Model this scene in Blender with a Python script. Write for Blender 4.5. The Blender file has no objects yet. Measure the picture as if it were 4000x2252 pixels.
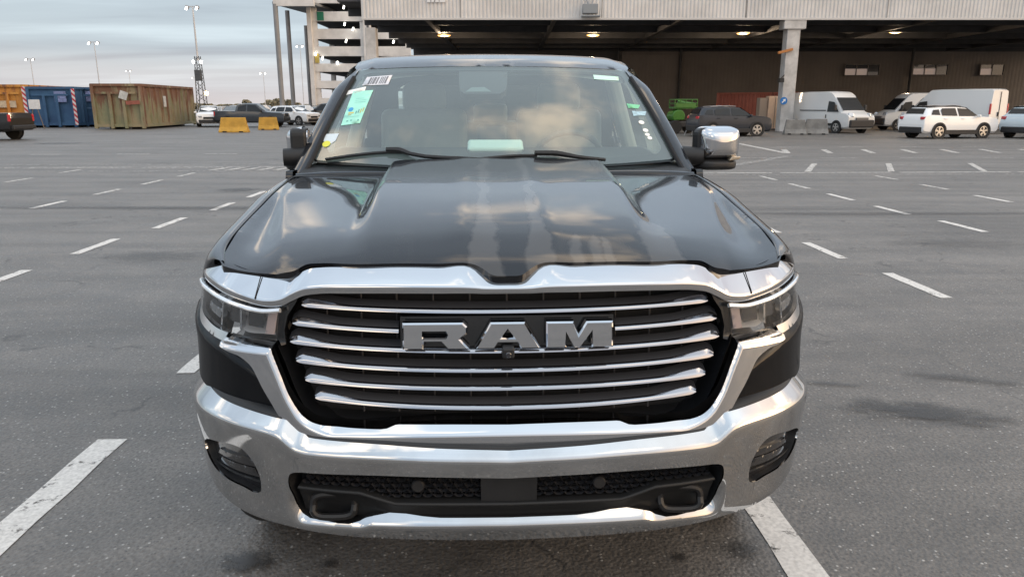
import bpy, bmesh, math, random
import numpy as np
from mathutils import Vector, Matrix
from mathutils.geometry import delaunay_2d_cdt

R = math.radians
random.seed(7)
rng = np.random.default_rng(7)
SC = bpy.context.scene
COL = SC.collection

# ------------------------------------------------------------------ camera
cam = bpy.data.cameras.new("camera")
cam.lens = 25.86
cam.sensor_width = 36.0
cam.clip_start = 0.05
cam.clip_end = 4000
camo = bpy.data.objects.new("camera", cam)
camo.location = (0, 0, 1.66)
camo.rotation_euler = (R(90 - 13.96), 0, 0)
COL.objects.link(camo)
SC.camera = camo

# ------------------------------------------------------------------ sky
SUN_EL, SUN_AZ = 7.0, 112.0      # degrees; azimuth clockwise from +Y (the view direction)
w = bpy.data.worlds.new("World")
SC.world = w
w.use_nodes = True
nt = w.node_tree
for n in list(nt.nodes):
    nt.nodes.remove(n)
def wn(t, **k):
    n = nt.nodes.new(t)
    for a, b in k.items():
        setattr(n, a, b)
    return n
def wl(a, b):
    nt.links.new(a, b)
def wmath(op, a, b=None, c=None):
    n = wn('ShaderNodeMath', operation=op)
    for i, v in enumerate((a, b, c)):
        if v is None:
            continue
        if isinstance(v, (int, float)):
            n.inputs[i].default_value = v
        else:
            wl(v, n.inputs[i])
    return n.outputs[0]
def wramp(fac, stops, interp='EASE'):
    n = wn('ShaderNodeValToRGB')
    n.color_ramp.interpolation = interp
    e = n.color_ramp.elements
    while len(e) < len(stops):
        e.new(0.5)
    for i, (p, c) in enumerate(stops):
        e[i].position = p
        e[i].color = (*c, 1) if len(c) == 3 else c
    wl(fac, n.inputs[0])
    return n.outputs[0]
def wmix(fac, a, b, blend='MIX'):
    n = wn('ShaderNodeMix', data_type='RGBA', blend_type=blend)
    for i, v in ((0, fac), (6, a), (7, b)):
        if isinstance(v, (int, float)):
            n.inputs[i].default_value = v
        elif isinstance(v, tuple):
            n.inputs[i].default_value = (*v, 1)
        else:
            wl(v, n.inputs[i])
    return n.outputs[2]
out = wn('ShaderNodeOutputWorld')
bg = wn('ShaderNodeBackground')
wl(bg.outputs[0], out.inputs[0])
tc = wn('ShaderNodeTexCoord')
sky = wn('ShaderNodeTexSky', sky_type='NISHITA')
sky.sun_disc = False
sky.sun_elevation = R(SUN_EL)
sky.sun_rotation = R(SUN_AZ)
sky.air_density = 1.2
sky.dust_density = 2.0
sep = wn('ShaderNodeSeparateXYZ')
wl(tc.outputs['Generated'], sep.inputs[0])
zc = wmath('MAXIMUM', sep.outputs[2], 0.0)
den = wmath('ADD', zc, 0.09)
cx = wmath('DIVIDE', sep.outputs[0], den)
cy = wmath('DIVIDE', sep.outputs[1], den)
cmb = wn('ShaderNodeCombineXYZ')
wl(wmath('MULTIPLY', cx, 0.45), cmb.inputs[0])
wl(cy, cmb.inputs[1])
n1 = wn('ShaderNodeTexNoise')
n1.inputs['Scale'].default_value = 0.75
n1.inputs['Detail'].default_value = 5
n1.inputs['Roughness'].default_value = 0.5
n1.inputs['Distortion'].default_value = 0.35
wl(cmb.outputs[0], n1.inputs['Vector'])
# broken stratus: darker blue grey folds and lighter gaps
cloud = wramp(n1.outputs[0], [(0.30, (0.30, 0.35, 0.44)), (0.50, (0.42, 0.495, 0.585)), (0.66, (0.575, 0.675, 0.765))])
# cover gets brighter overhead (overcast luminance law)
up = wramp(zc, [(0.0, (0.66, 0.66, 0.66)), (0.12, (0.61, 0.61, 0.61)), (0.35, (1.0, 1.0, 1.01)), (1.0, (1.36, 1.33, 1.28))], 'LINEAR')
cloud = wmix(1.0, cloud, up, 'MULTIPLY')
# late-day light: warm towards the sun's side, pale and pinkish along the horizon
sd = Vector((math.sin(R(SUN_AZ)) * math.cos(R(SUN_EL)), math.cos(R(SUN_AZ)) * math.cos(R(SUN_EL)), math.sin(R(SUN_EL))))
vm = wn('ShaderNodeVectorMath', operation='DOT_PRODUCT')
wl(tc.outputs['Generated'], vm.inputs[0])
vm.inputs[1].default_value = sd
toward = wramp(wmath('MULTIPLY_ADD', vm.outputs['Value'], 0.5, 0.5), [(0.62, (0, 0, 0)), (0.84, (0.18, 0.18, 0.18)), (0.96, (0.75, 0.75, 0.75)), (1.0, (1, 1, 1))])
hor = wramp(zc, [(0.0, (1, 1, 1)), (0.03, (0.6, 0.6, 0.6)), (0.075, (0, 0, 0))])
cloud = wmix(wmath('MULTIPLY', hor, 0.6), cloud, (0.47, 0.405, 0.375))
cloud = wmix(wmath('MULTIPLY', toward, 0.8), cloud, (1.75, 1.22, 0.78))
# broken sunlit patches high in the cover
n2 = wn('ShaderNodeTexNoise')
n2.inputs['Scale'].default_value = 2.6
n2.inputs['Detail'].default_value = 4
n2.inputs['Roughness'].default_value = 0.55
mp2 = wn('ShaderNodeMapping', name='cloud_shift')
mp2.inputs['Location'].default_value = (-2.3, 4.1, 1.9)
wl(tc.outputs['Generated'], mp2.inputs[0])
wl(mp2.outputs[0], n2.inputs['Vector'])
patch = wmath('MULTIPLY', wramp(n2.outputs[0], [(0.53, (0, 0, 0)), (0.70, (1, 1, 1))]), wramp(zc, [(0.12, (0, 0, 0)), (0.45, (1, 1, 1))]))
cloud = wmix(wmath('MULTIPLY', patch, 0.62), cloud, (3.3, 2.6, 1.85))
nis = wmix(1.0, sky.outputs[0], (0.10, 0.10, 0.10), 'MULTIPLY')
final = wmix(0.84, nis, cloud)
wl(final, bg.inputs[0])
bg.inputs[1].default_value = 1.0

# ------------------------------------------------------------------ sun
sl = bpy.data.lights.new("sun", 'SUN')
sl.energy = 0.32
sl.angle = R(45)
sl.color = (1.0, 0.84, 0.66)
so = bpy.data.objects.new("sun", sl)
so.rotation_euler = (-sd).to_track_quat('-Z', 'Y').to_euler()
COL.objects.link(so)

# ------------------------------------------------------------------ exposure
SC.view_settings.view_transform = 'Standard'
SC.view_settings.look = 'None'
SC.view_settings.gamma = 1
SC.view_settings.use_curve_mapping = False
SC.view_settings.exposure = 1.1
SC.render.film_transparent = False
SC.render.filter_size = 2.0
SC.cycles.max_bounces = 10
SC.cycles.transparent_max_bounces = 16
SC.cycles.sample_clamp_indirect = 6.0
SC.cycles.use_denoising = True

# ================================================================== materials
MATS = {}
def mat(name, col, rough=0.5, metal=0.0, spec=0.5, coat=0.0, coat_rough=0.03, emit=None, estr=0.0,
        var=0.0, vscale=3.0, col2=None, bump=0.0, bscale=20.0, rvar=0.0, trans=0.0, ior=1.45, flake=0.0):
    """principled surface; var/col2: large-scale colour variation, bump: fine relief, rvar: gloss variation"""
    if name in MATS:
        return MATS[name]
    m = bpy.data.materials.new(name)
    m.use_nodes = True
    t = m.node_tree
    b = t.nodes['Principled BSDF']
    b.inputs['Base Color'].default_value = (*col, 1)
    b.inputs['Roughness'].default_value = rough
    b.inputs['Metallic'].default_value = metal
    b.inputs['Specular IOR Level'].default_value = spec
    b.inputs['Coat Weight'].default_value = coat
    b.inputs['Coat Roughness'].default_value = coat_rough
    b.inputs['Transmission Weight'].default_value = trans
    b.inputs['IOR'].default_value = ior
    if emit:
        b.inputs['Emission Color'].default_value = (*emit, 1)
        b.inputs['Emission Strength'].default_value = estr
    tcn = t.nodes.new('ShaderNodeTexCoord')
    if var or col2:
        nz = t.nodes.new('ShaderNodeTexNoise')
        nz.inputs['Scale'].default_value = vscale
        nz.inputs['Detail'].default_value = 6
        nz.inputs['Roughness'].default_value = 0.62
        t.links.new(tcn.outputs['Object'], nz.inputs['Vector'])
        rp = t.nodes.new('ShaderNodeValToRGB')
        c2 = col2 if col2 else tuple(c * (1 - var) for c in col)
        rp.color_ramp.elements[0].position = 0.38
        rp.color_ramp.elements[1].position = 0.64
        rp.color_ramp.elements[0].color = (*c2, 1)
        rp.color_ramp.elements[1].color = (*col, 1)
        t.links.new(nz.outputs[0], rp.inputs[0])
        t.links.new(rp.outputs[0], b.inputs['Base Color'])
    if rvar:
        nr = t.nodes.new('ShaderNodeTexNoise')
        nr.inputs['Scale'].default_value = vscale * 2.3
        nr.inputs['Detail'].default_value = 5
        t.links.new(tcn.outputs['Object'], nr.inputs['Vector'])
        mr = t.nodes.new('ShaderNodeMapRange')
        mr.inputs[1].default_value = 0.35
        mr.inputs[2].default_value = 0.7
        mr.inputs[3].default_value = rough
        mr.inputs[4].default_value = rough + rvar
        t.links.new(nr.outputs[0], mr.inputs[0])
        t.links.new(mr.outputs[0], b.inputs['Roughness'])
    if bump:
        nb = t.nodes.new('ShaderNodeTexNoise')
        nb.inputs['Scale'].default_value = bscale
        nb.inputs['Detail'].default_value = 4
        t.links.new(tcn.outputs['Object'], nb.inputs['Vector'])
        bp = t.nodes.new('ShaderNodeBump')
        bp.inputs['Strength'].default_value = bump
        bp.inputs['Distance'].default_value = 0.01
        t.links.new(nb.outputs[0], bp.inputs['Height'])
        t.links.new(bp.outputs[0], b.inputs['Normal'])
    MATS[name] = m
    return m

def glass(name, tint, refl=1.0, rough=0.0, haze=None, hfac=0.0):
    """thin sheet of glass: tinted see-through plus Fresnel reflection (and an optional painted haze veil)"""
    if name in MATS:
        return MATS[name]
    m = bpy.data.materials.new(name)
    m.use_nodes = True
    t = m.node_tree
    for n in list(t.nodes):
        t.nodes.remove(n)
    o = t.nodes.new('ShaderNodeOutputMaterial')
    tr = t.nodes.new('ShaderNodeBsdfTransparent')
    tr.inputs[0].default_value = (*tint, 1)
    gl = t.nodes.new('ShaderNodeBsdfGlossy')
    gl.inputs['Roughness'].default_value = rough
    gl.inputs['Color'].default_value = (refl, refl, refl, 1)
    fr = t.nodes.new('ShaderNodeFresnel')
    # same reflectance from either side of the sheet
    gm_ = t.nodes.new('ShaderNodeNewGeometry')
    ir = t.nodes.new('ShaderNodeMapRange')
    ir.inputs[3].default_value = 1.85
    ir.inputs[4].default_value = 1 / 1.85
    t.links.new(gm_.outputs['Backfacing'], ir.inputs[0])
    t.links.new(ir.outputs[0], fr.inputs[0])
    mx = t.nodes.new('ShaderNodeMixShader')
    t.links.new(fr.outputs[0], mx.inputs[0])
    t.links.new(tr.outputs[0], mx.inputs[1])
    t.links.new(gl.outputs[0], mx.inputs[2])
    last = mx.outputs[0]
    if haze:
        df = t.nodes.new('ShaderNodeBsdfDiffuse')
        df.inputs[0].default_value = (*haze, 1)
        m2 = t.nodes.new('ShaderNodeMixShader')
        nz = t.nodes.new('ShaderNodeTexNoise')
        nz.inputs['Scale'].default_value = 2.2
        nz.inputs['Detail'].default_value = 6
        mr = t.nodes.new('ShaderNodeMapRange')
        mr.inputs[3].default_value = hfac * 0.5
        mr.inputs[4].default_value = hfac * 1.5
        tcn = t.nodes.new('ShaderNodeTexCoord')
        t.links.new(tcn.outputs['Object'], nz.inputs['Vector'])
        t.links.new(nz.outputs[0], mr.inputs[0])
        t.links.new(mr.outputs[0], m2.inputs[0])
        t.links.new(last, m2.inputs[1])
        t.links.new(df.outputs[0], m2.inputs[2])
        last = m2.outputs[0]
    t.links.new(last, o.inputs[0])
    MATS[name] = m
    return m

# ================================================================== mesh helpers
def link(o, parent=None):
    COL.objects.link(o)
    if parent is not None:
        o.parent = parent
    return o
def tag(o, label=None, cat=None, group=None, kind=None):
    if label: o['label'] = label
    if cat: o['category'] = cat
    if group: o['group'] = group
    if kind: o['kind'] = kind
    return o
def empty(name, loc=(0, 0, 0), rz=0.0, label=None, cat=None, group=None):
    o = bpy.data.objects.new(name, None)
    o.location = loc
    o.rotation_euler = (0, 0, rz)
    o.empty_display_size = 0.2
    link(o)
    return tag(o, label, cat, group)
def obj(name, verts, faces, m, parent=None, smooth=True, sharp=None, label=None):
    me = bpy.data.meshes.new(name)
    me.from_pydata([tuple(map(float, v)) for v in verts], [], [tuple(int(i) for i in f) for f in faces])
    me.materials.append(m)
    if smooth:
        me.shade_smooth()
        if sharp is not None:
            me.set_sharp_from_angle(angle=R(sharp))
    else:
        me.shade_flat()
    me.update()
    o = bpy.data.objects.new(name, me)
    link(o, parent)
    if label: o['label'] = label
    return o
class MB:
    """collects simple solids for ONE mesh"""
    def __init__(s):
        s.v = []; s.f = []
    def add(s, v, f):
        k = len(s.v)
        s.v += [tuple(map(float, p)) for p in v]
        s.f += [tuple(int(i) + k for i in q) for q in f]
        return s
    def box(s, c, d, rz=0.0, rx=0.0, ry=0.0):
        M = Matrix.Translation(c) @ Matrix.Rotation(rz, 4, 'Z') @ Matrix.Rotation(ry, 4, 'Y') @ Matrix.Rotation(rx, 4, 'X')
        h = [a / 2 for a in d]
        v = [M @ Vector((sx * h[0], sy * h[1], sz * h[2])) for sz in (-1, 1) for sy in (-1, 1) for sx in (-1, 1)]
        return s.add(v, [(0, 2, 3, 1), (4, 5, 7, 6), (0, 1, 5, 4), (2, 6, 7, 3), (0, 4, 6, 2), (1, 3, 7, 5)])
    def quad(s, a, b, c, d):
        return s.add([a, b, c, d], [(0, 1, 2, 3)])
    def tube(s, pts, r, n=8, cap=True):
        pts = [Vector(p) for p in pts]
        rs = r if isinstance(r, (list, tuple)) else [r] * len(pts)
        k = len(s.v)
        prev = None
        for i, p in enumerate(pts):
            d = (pts[min(i + 1, len(pts) - 1)] - pts[max(i - 1, 0)]).normalized()
            if prev is None:
                a = Vector((0, 0, 1)) if abs(d.z) < 0.9 else Vector((1, 0, 0))
                u = d.cross(a).normalized()
            else:
                u = (prev - d * prev.dot(d)).normalized()
            prev = u
            w_ = d.cross(u)
            for j in range(n):
                q = 2 * math.pi * j / n
                s.v.append(tuple(p + (u * math.cos(q) + w_ * math.sin(q)) * rs[i]))
        for i in range(len(pts) - 1):
            for j in range(n):
                a = k + i * n + j; b = k + i * n + (j + 1) % n
                s.f.append((a, b, b + n, a + n))
        if cap:
            s.f.append(tuple(k + j for j in reversed(range(n))))
            s.f.append(tuple(k + (len(pts) - 1) * n + j for j in range(n)))
        return s
    def lathe(s, prof, n=24, M=None, close=True):
        """prof: (radius, axial) pairs, axis = local X"""
        M = M or Matrix.Identity(4)
        k = len(s.v)
        for (r_, a) in prof:
            for j in range(n):
                q = 2 * math.pi * j / n
                s.v.append(tuple(M @ Vector((a, r_ * math.cos(q), r_ * math.sin(q)))))
        for i in range(len(prof) - 1):
            for j in range(n):
                a = k + i * n + j; b = k + i * n + (j + 1) % n
                s.f.append((a, b, b + n, a + n))
        if close:
            s.f.append(tuple(k + j for j in range(n)))
            s.f.append(tuple(k + (len(prof) - 1) * n + j for j in reversed(range(n))))
        return s
    def prism(s, poly, a, b, f):
        """poly 2-D, extruded between parameters a and b; f(u,v,t) -> xyz"""
        n = len(poly); k = len(s.v)
        for t_ in (a, b):
            for (u, v) in poly:
                s.v.append(tuple(f(u, v, t_)))
        s.f.append(tuple(k + i for i in reversed(range(n))))
        s.f.append(tuple(k + n + i for i in range(n)))
        for i in range(n):
            j = (i + 1) % n
            s.f.append((k + i, k + j, k + n + j, k + n + i))
        return s
    def build(s, name, m, parent=None, smooth=False, sharp=35, bevel=0.0, segs=2, label=None):
        o = obj(name, s.v, s.f, m, parent, smooth, sharp if smooth else None, label)
        bm = bmesh.new(); bm.from_mesh(o.data)
        bmesh.ops.recalc_face_normals(bm, faces=bm.faces)
        bm.to_mesh(o.data); bm.free()
        if bevel:
            md = o.modifiers.new('bevel', 'BEVEL')
            md.width = bevel; md.segments = segs; md.limit_method = 'ANGLE'; md.angle_limit = R(40)
            md.harden_normals = False
        return o
def cr(P, n, closed=False):
    """Catmull-Rom through points P (any dim), n samples per span, centripetal-ish"""
    P = np.asarray(P, float)
    m = len(P)
    out = []
    for i in range(m if closed else m - 1):
        if closed:
            p0, p1, p2, p3 = P[(i - 1) % m], P[i], P[(i + 1) % m], P[(i + 2) % m]
        else:
            p1, p2 = P[i], P[i + 1]
            p0 = P[i - 1] if i else 2 * p1 - p2
            p3 = P[i + 2] if i + 2 < m else 2 * p2 - p1
        d1 = max(np.linalg.norm(p2 - p1), 1e-9)
        d0 = max(np.linalg.norm(p1 - p0), 1e-9); d2 = max(np.linalg.norm(p3 - p2), 1e-9)
        m1 = ((p2 - p1) / d1 * d0 + (p1 - p0) / d0 * d1) / (d0 + d1) * d1
        m2 = ((p3 - p2) / d2 * d1 + (p2 - p1) / d1 * d2) / (d1 + d2) * d1
        for j in range(n):
            t = j / n
            out.append((2*t**3-3*t**2+1)*p1 + (t**3-2*t**2+t)*m1 + (-2*t**3+3*t**2)*p2 + (t**3-t**2)*m2)
    if not closed:
        out.append(P[-1])
    return np.array(out)
def resample(P, step, closed=False):
    P = np.asarray(P, float)
    if closed:
        P = np.vstack([P, P[:1]])
    d = np.r_[0, np.cumsum(np.linalg.norm(np.diff(P, axis=0), axis=1))]
    n = max(2, int(round(d[-1] / step)))
    s = np.linspace(0, d[-1], n + 1)
    Q = np.stack([np.interp(s, d, P[:, k]) for k in range(P.shape[1])], 1)
    return Q[:-1] if closed else Q
def subdiv(P, step):
    """closed outline: keeps its corners, splits long edges, drops near-duplicate points"""
    P = np.asarray(P, float)
    Q = [P[0]]
    for p in P[1:]:
        if np.linalg.norm(p - Q[-1]) > min(step * 0.12, 0.002): Q.append(p)
    if len(Q) > 3 and np.linalg.norm(Q[0] - Q[-1]) <= min(step * 0.12, 0.002): Q.pop()
    out_ = []
    n = len(Q)
    for i in range(n):
        a, b = Q[i], Q[(i + 1) % n]
        k = max(1, int(math.ceil(np.linalg.norm(b - a) / step)))
        for j in range(k):
            out_.append(a + (b - a) * j / k)
    return np.array(out_)
def inpoly(p, poly):
    x, y = p[:, 0], p[:, 1]
    c = np.zeros(len(p), bool)
    n = len(poly)
    for i in range(n):
        x1, y1 = poly[i]; x2, y2 = poly[(i + 1) % n]
        if y1 == y2: continue
        k = ((y1 > y) != (y2 > y)) & (x < (x2 - x1) * (y - y1) / (y2 - y1) + x1)
        c ^= k
    return c
def panel(name, outline, surf, m, parent=None, holes=(), step=0.02, flange=None, hole_flange=None, label=None):
    """sheet cut to a 2-D outline (with holes), lifted onto surf(uv)->xyz; flange: rim depth vector function xyz->xyz"""
    loops = [subdiv(outline, step * 0.7)] + [subdiv(h, step * 0.6) for h in holes]
    lo = loops[0].min(0); hi = loops[0].max(0)
    g = []
    ny = int((hi[1] - lo[1]) / (step * 0.866)) + 1
    for j in range(ny + 1):
        xs = np.arange(lo[0] + (step / 2 if j % 2 else 0), hi[0], step)
        g.append(np.stack([xs, np.full(len(xs), lo[1] + j * step * 0.866)], 1))
    g = np.vstack(g)
    k = inpoly(g, loops[0])
    for h in loops[1:]:
        k &= ~inpoly(g, h)
    g = g[k]
    B = np.vstack(loops)
    keep = np.ones(len(g), bool)
    for a in range(0, len(g), 400):
        d = np.min(((g[a:a + 400, None, :] - B[None]) ** 2).sum(2), 1)
        keep[a:a + 400] = d > (step * 0.55) ** 2
    g = g[keep]
    V = np.vstack([B, g])
    E = []; k0 = 0
    for L in loops:
        n = len(L)
        E += [(k0 + i, k0 + (i + 1) % n) for i in range(n)]
        k0 += n
    r = delaunay_2d_cdt([Vector(p) for p in V], E, [], 0, 1e-7)
    vv = np.array([(p.x, p.y) for p in r[0]])
    F = np.array([f for f in r[2] if len(f) == 3])
    c = vv[F].mean(1)
    k = inpoly(c, loops[0])
    for h in loops[1:]:
        k &= ~inpoly(c, h)
    F = F[k]
    X = surf(vv)
    verts = list(X); faces = [tuple(f) for f in F]
    for li, L in enumerate(loops):
        fl = flange if li == 0 else hole_flange
        if fl is None: continue
        A = surf(L)
        n = len(A); k1 = len(verts)
        stages = fl(L) if getattr(fl, 'uv', False) else fl(A)
        rows = [A] + stages
        for rr in rows:
            verts += list(rr)
        for q in range(len(rows) - 1):
            for i in range(n):
                j = (i + 1) % n
                faces.append((k1 + q*n + i, k1 + q*n + j, k1 + (q+1)*n + j, k1 + (q+1)*n + i))
    return obj(name, verts, faces, m, parent, True, None, label)
def rim(*vecs):
    """flange made of cumulative offset vectors"""
    def f(A):
        o = []; P = A
        for v in vecs:
            P = P + np.array(v, float)
            o.append(P)
        return o
    return f
def loft(name, rails, m, parent=None, n=8, sharp=(), close=False, label=None, smooth_across=0):
    """rails: control polylines with equal point counts; Catmull-Rom along; sharp = rail indices with a hard edge"""
    Rl = [cr(r_, n) for r_ in rails]
    if smooth_across:
        S = np.stack(Rl)                       # rails x pts x 3
        S = np.stack([cr(S[:, i], smooth_across) for i in range(S.shape[1])], 1)
        Rl = [S[i] for i in range(len(S))]
        sharp = ()
    verts = []; faces = []
    N = len(Rl[0]); base = None
    strips = []
    for i in range(len(Rl)):
        if i == 0:
            strips.append((len(verts),)); verts += list(Rl[i]); base = 0
        else:
            a = base; b = len(verts); verts += list(Rl[i])
            for j in range(N - 1):
                faces.append((a + j, a + j + 1, b + j + 1, b + j))
            base = b
            if i in sharp and i < len(Rl) - 1:
                base = len(verts); verts += list(Rl[i])
    return obj(name, verts, faces, m, parent, True, None, label)
def mirx(A):
    A = np.array(A, float).copy(); A[..., 0] *= -1; return A
def interp(x, xs, ys):
    return np.interp(x, xs, ys)
def sstep(t):
    t = np.clip(t, 0, 1); return t * t * (3 - 2 * t)
def spl(xs, ys):
    """smooth 1-D curve through knots (shape-preserving Hermite), vectorised"""
    xs = np.array(xs, float); ys = np.array(ys, float)
    h = np.diff(xs); d = np.diff(ys) / h
    mm = np.zeros(len(xs))
    mm[0] = d[0]; mm[-1] = d[-1]
    for i in range(1, len(xs) - 1):
        mm[i] = 0 if d[i-1]*d[i] <= 0 else (h[i-1] + h[i]) / (h[i-1]/d[i] + h[i]/d[i-1]) if False else 2*d[i-1]*d[i]/(d[i-1]+d[i])
    def f(x):
        x = np.clip(np.asarray(x, float), xs[0], xs[-1])
        i = np.clip(np.searchsorted(xs, x, side='right') - 1, 0, len(xs) - 2)
        t = (x - xs[i]) / h[i]
        return (2*t**3-3*t**2+1)*ys[i] + (t**3-2*t**2+t)*h[i]*mm[i] + (-2*t**3+3*t**2)*ys[i+1] + (t**3-t**2)*h[i]*mm[i+1]
    return f
def copy_tree(o, parent=None):
    c = o.copy(); COL.objects.link(c); c.parent = parent
    for ch in list(o.children):
        copy_tree(ch, c)
    return c

# ================================================================== ground
TH = R(13.96); FOC = 2873.0
def at(px, py, Y):
    """photograph position (4000 x 2252) at a distance Y -> point in the place"""
    a = (px - 2000) / FOC; b = (1126 - py) / FOC
    dy = math.cos(TH) + b * math.sin(TH); dz = -math.sin(TH) + b * math.cos(TH)
    t_ = Y / dy
    return Vector((a * t_, Y, 1.66 + dz * t_))
def gp(px, py):
    """photograph position -> point on the ground"""
    a = (px - 2000) / FOC; b = (1126 - py) / FOC
    dy = math.cos(TH) + b * math.sin(TH); dz = -math.sin(TH) + b * math.cos(TH)
    t_ = -1.66 / dz
    return Vector((a * t_, dy * t_, 0))
def nodes(name):
    m = bpy.data.materials.new(name); m.use_nodes = True
    t = m.node_tree
    return m, t, t.nodes['Principled BSDF'], t.nodes.new('ShaderNodeTexCoord')
def N(t, typ, **k):
    n = t.nodes.new(typ)
    for a, b in k.items():
        if a.startswith('i_'):
            key = a[2:]
            n.inputs[int(key) if key.isdigit() else key.replace('_', ' ')].default_value = b
        else:
            setattr(n, a, b)
    return n
def ramp(t, fac, stops, interp='LINEAR'):
    n = t.nodes.new('ShaderNodeValToRGB'); n.color_ramp.interpolation = interp
    e = n.color_ramp.elements
    while len(e) < len(stops): e.new(0.5)
    for i, (p, c) in enumerate(stops):
        e[i].position = p
        e[i].color = (c, c, c, 1) if isinstance(c, (int, float)) else (*c, 1)
    t.links.new(fac, n.inputs[0])
    return n.outputs[0]
def cmix(t, fac, a, b, blend='MIX'):
    n = t.nodes.new('ShaderNodeMix'); n.data_type = 'RGBA'; n.blend_type = blend
    for i, v in ((0, fac), (6, a), (7, b)):
        if isinstance(v, (int, float)): n.inputs[i].default_value = v
        elif isinstance(v, tuple): n.inputs[i].default_value = (*v, 1)
        else: t.links.new(v, n.inputs[i])
    return n.outputs[2]
def asphalt_material():
    m, t, b, tcn = nodes("asphalt")
    P = tcn.outputs['Object']
    big = N(t, 'ShaderNodeTexNoise', i_Scale=0.35, i_Detail=5, i_Roughness=0.6); t.links.new(P, big.inputs['Vector'])
    mp = N(t, 'ShaderNodeMapping'); mp.inputs['Scale'].default_value = (0.25, 1.6, 1); t.links.new(P, mp.inputs[0])
    lane = N(t, 'ShaderNodeTexNoise', i_Scale=0.9, i_Detail=4, i_Roughness=0.55); t.links.new(mp.outputs[0], lane.inputs['Vector'])
    mid = N(t, 'ShaderNodeTexNoise', i_Scale=3.2, i_Detail=6, i_Roughness=0.65); t.links.new(P, mid.inputs['Vector'])
    fine = N(t, 'ShaderNodeTexNoise', i_Scale=55, i_Detail=3, i_Roughness=0.6); t.links.new(P, fine.inputs['Vector'])
    c = ramp(t, big.outputs[0], [(0.35, (0.098, 0.093, 0.088)), (0.65, (0.172, 0.162, 0.151))])
    c = cmix(t, 0.55, c, ramp(t, lane.outputs[0], [(0.36, (0.085, 0.081, 0.076)), (0.60, (0.178, 0.167, 0.155))]))
    c = cmix(t, 0.7, c, ramp(t, mid.outputs[0], [(0.34, 0.60), (0.62, 1.10)]), 'MULTIPLY')
    c = cmix(t, 0.8, c, ramp(t, fine.outputs[0], [(0.33, 0.62), (0.66, 1.25)]), 'MULTIPLY')
    # aggregate: pale and dark stones in the binder
    vo = N(t, 'ShaderNodeTexVoronoi', i_Scale=62.0); t.links.new(P, vo.inputs['Vector'])
    sepc = N(t, 'ShaderNodeSeparateColor'); t.links.new(vo.outputs['Color'], sepc.inputs[0])
    near = ramp(t, vo.outputs['Distance'], [(0.26, 1.0), (0.40, 0.0)])
    pale = N(t, 'ShaderNodeMath', operation='MULTIPLY'); t.links.new(near, pale.inputs[0]); t.links.new(ramp(t, sepc.outputs[0], [(0.87, 0.0), (0.97, 1.0)]), pale.inputs[1])
    c = cmix(t, pale.outputs[0], c, (0.40, 0.39, 0.37))
    dk = N(t, 'ShaderNodeMath', operation='MULTIPLY'); t.links.new(near, dk.inputs[0]); t.links.new(ramp(t, sepc.outputs[1], [(0.70, 0.0), (0.85, 0.75)]), dk.inputs[1])
    c = cmix(t, dk.outputs[0], c, (0.055, 0.055, 0.056))
    # hair cracks
    vc = N(t, 'ShaderNodeTexVoronoi', feature='DISTANCE_TO_EDGE', i_Scale=0.33)
    wob = N(t, 'ShaderNodeTexNoise', i_Scale=1.1, i_Detail=6); t.links.new(P, wob.inputs['Vector'])
    vmix = N(t, 'ShaderNodeMix', data_type='RGBA', blend_type='LINEAR_LIGHT'); vmix.inputs[0].default_value = 0.9; t.links.new(P, vmix.inputs[6]); t.links.new(wob.outputs['Color'], vmix.inputs[7])
    t.links.new(vmix.outputs[2], vc.inputs['Vector'])
    crk = N(t, 'ShaderNodeMath', operation='MULTIPLY'); t.links.new(ramp(t, vc.outputs['Distance'], [(0.0, 1.0), (0.011, 0.0)]), crk.inputs[0]); t.links.new(ramp(t, mid.outputs[0], [(0.47, 0.0), (0.58, 0.8)]), crk.inputs[1])
    c = cmix(t, crk.outputs[0], c, (0.045, 0.045, 0.045))
    t.links.new(c, b.inputs['Base Color'])
    t.links.new(ramp(t, mid.outputs[0], [(0.3, 0.48), (0.7, 0.68)]), b.inputs['Roughness'])
    b.inputs['Specular IOR Level'].default_value = 0.6
    bp = N(t, 'ShaderNodeBump', i_Strength=0.55, i_Distance=0.006)
    hsum = N(t, 'ShaderNodeMath', operation='SUBTRACT'); t.links.new(fine.outputs[0], hsum.inputs[0]); t.links.new(vo.outputs['Distance'], hsum.inputs[1])
    t.links.new(hsum.outputs[0], bp.inputs['Height'])
    t.links.new(bp.outputs[0], b.inputs['Normal'])
    return m
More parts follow.
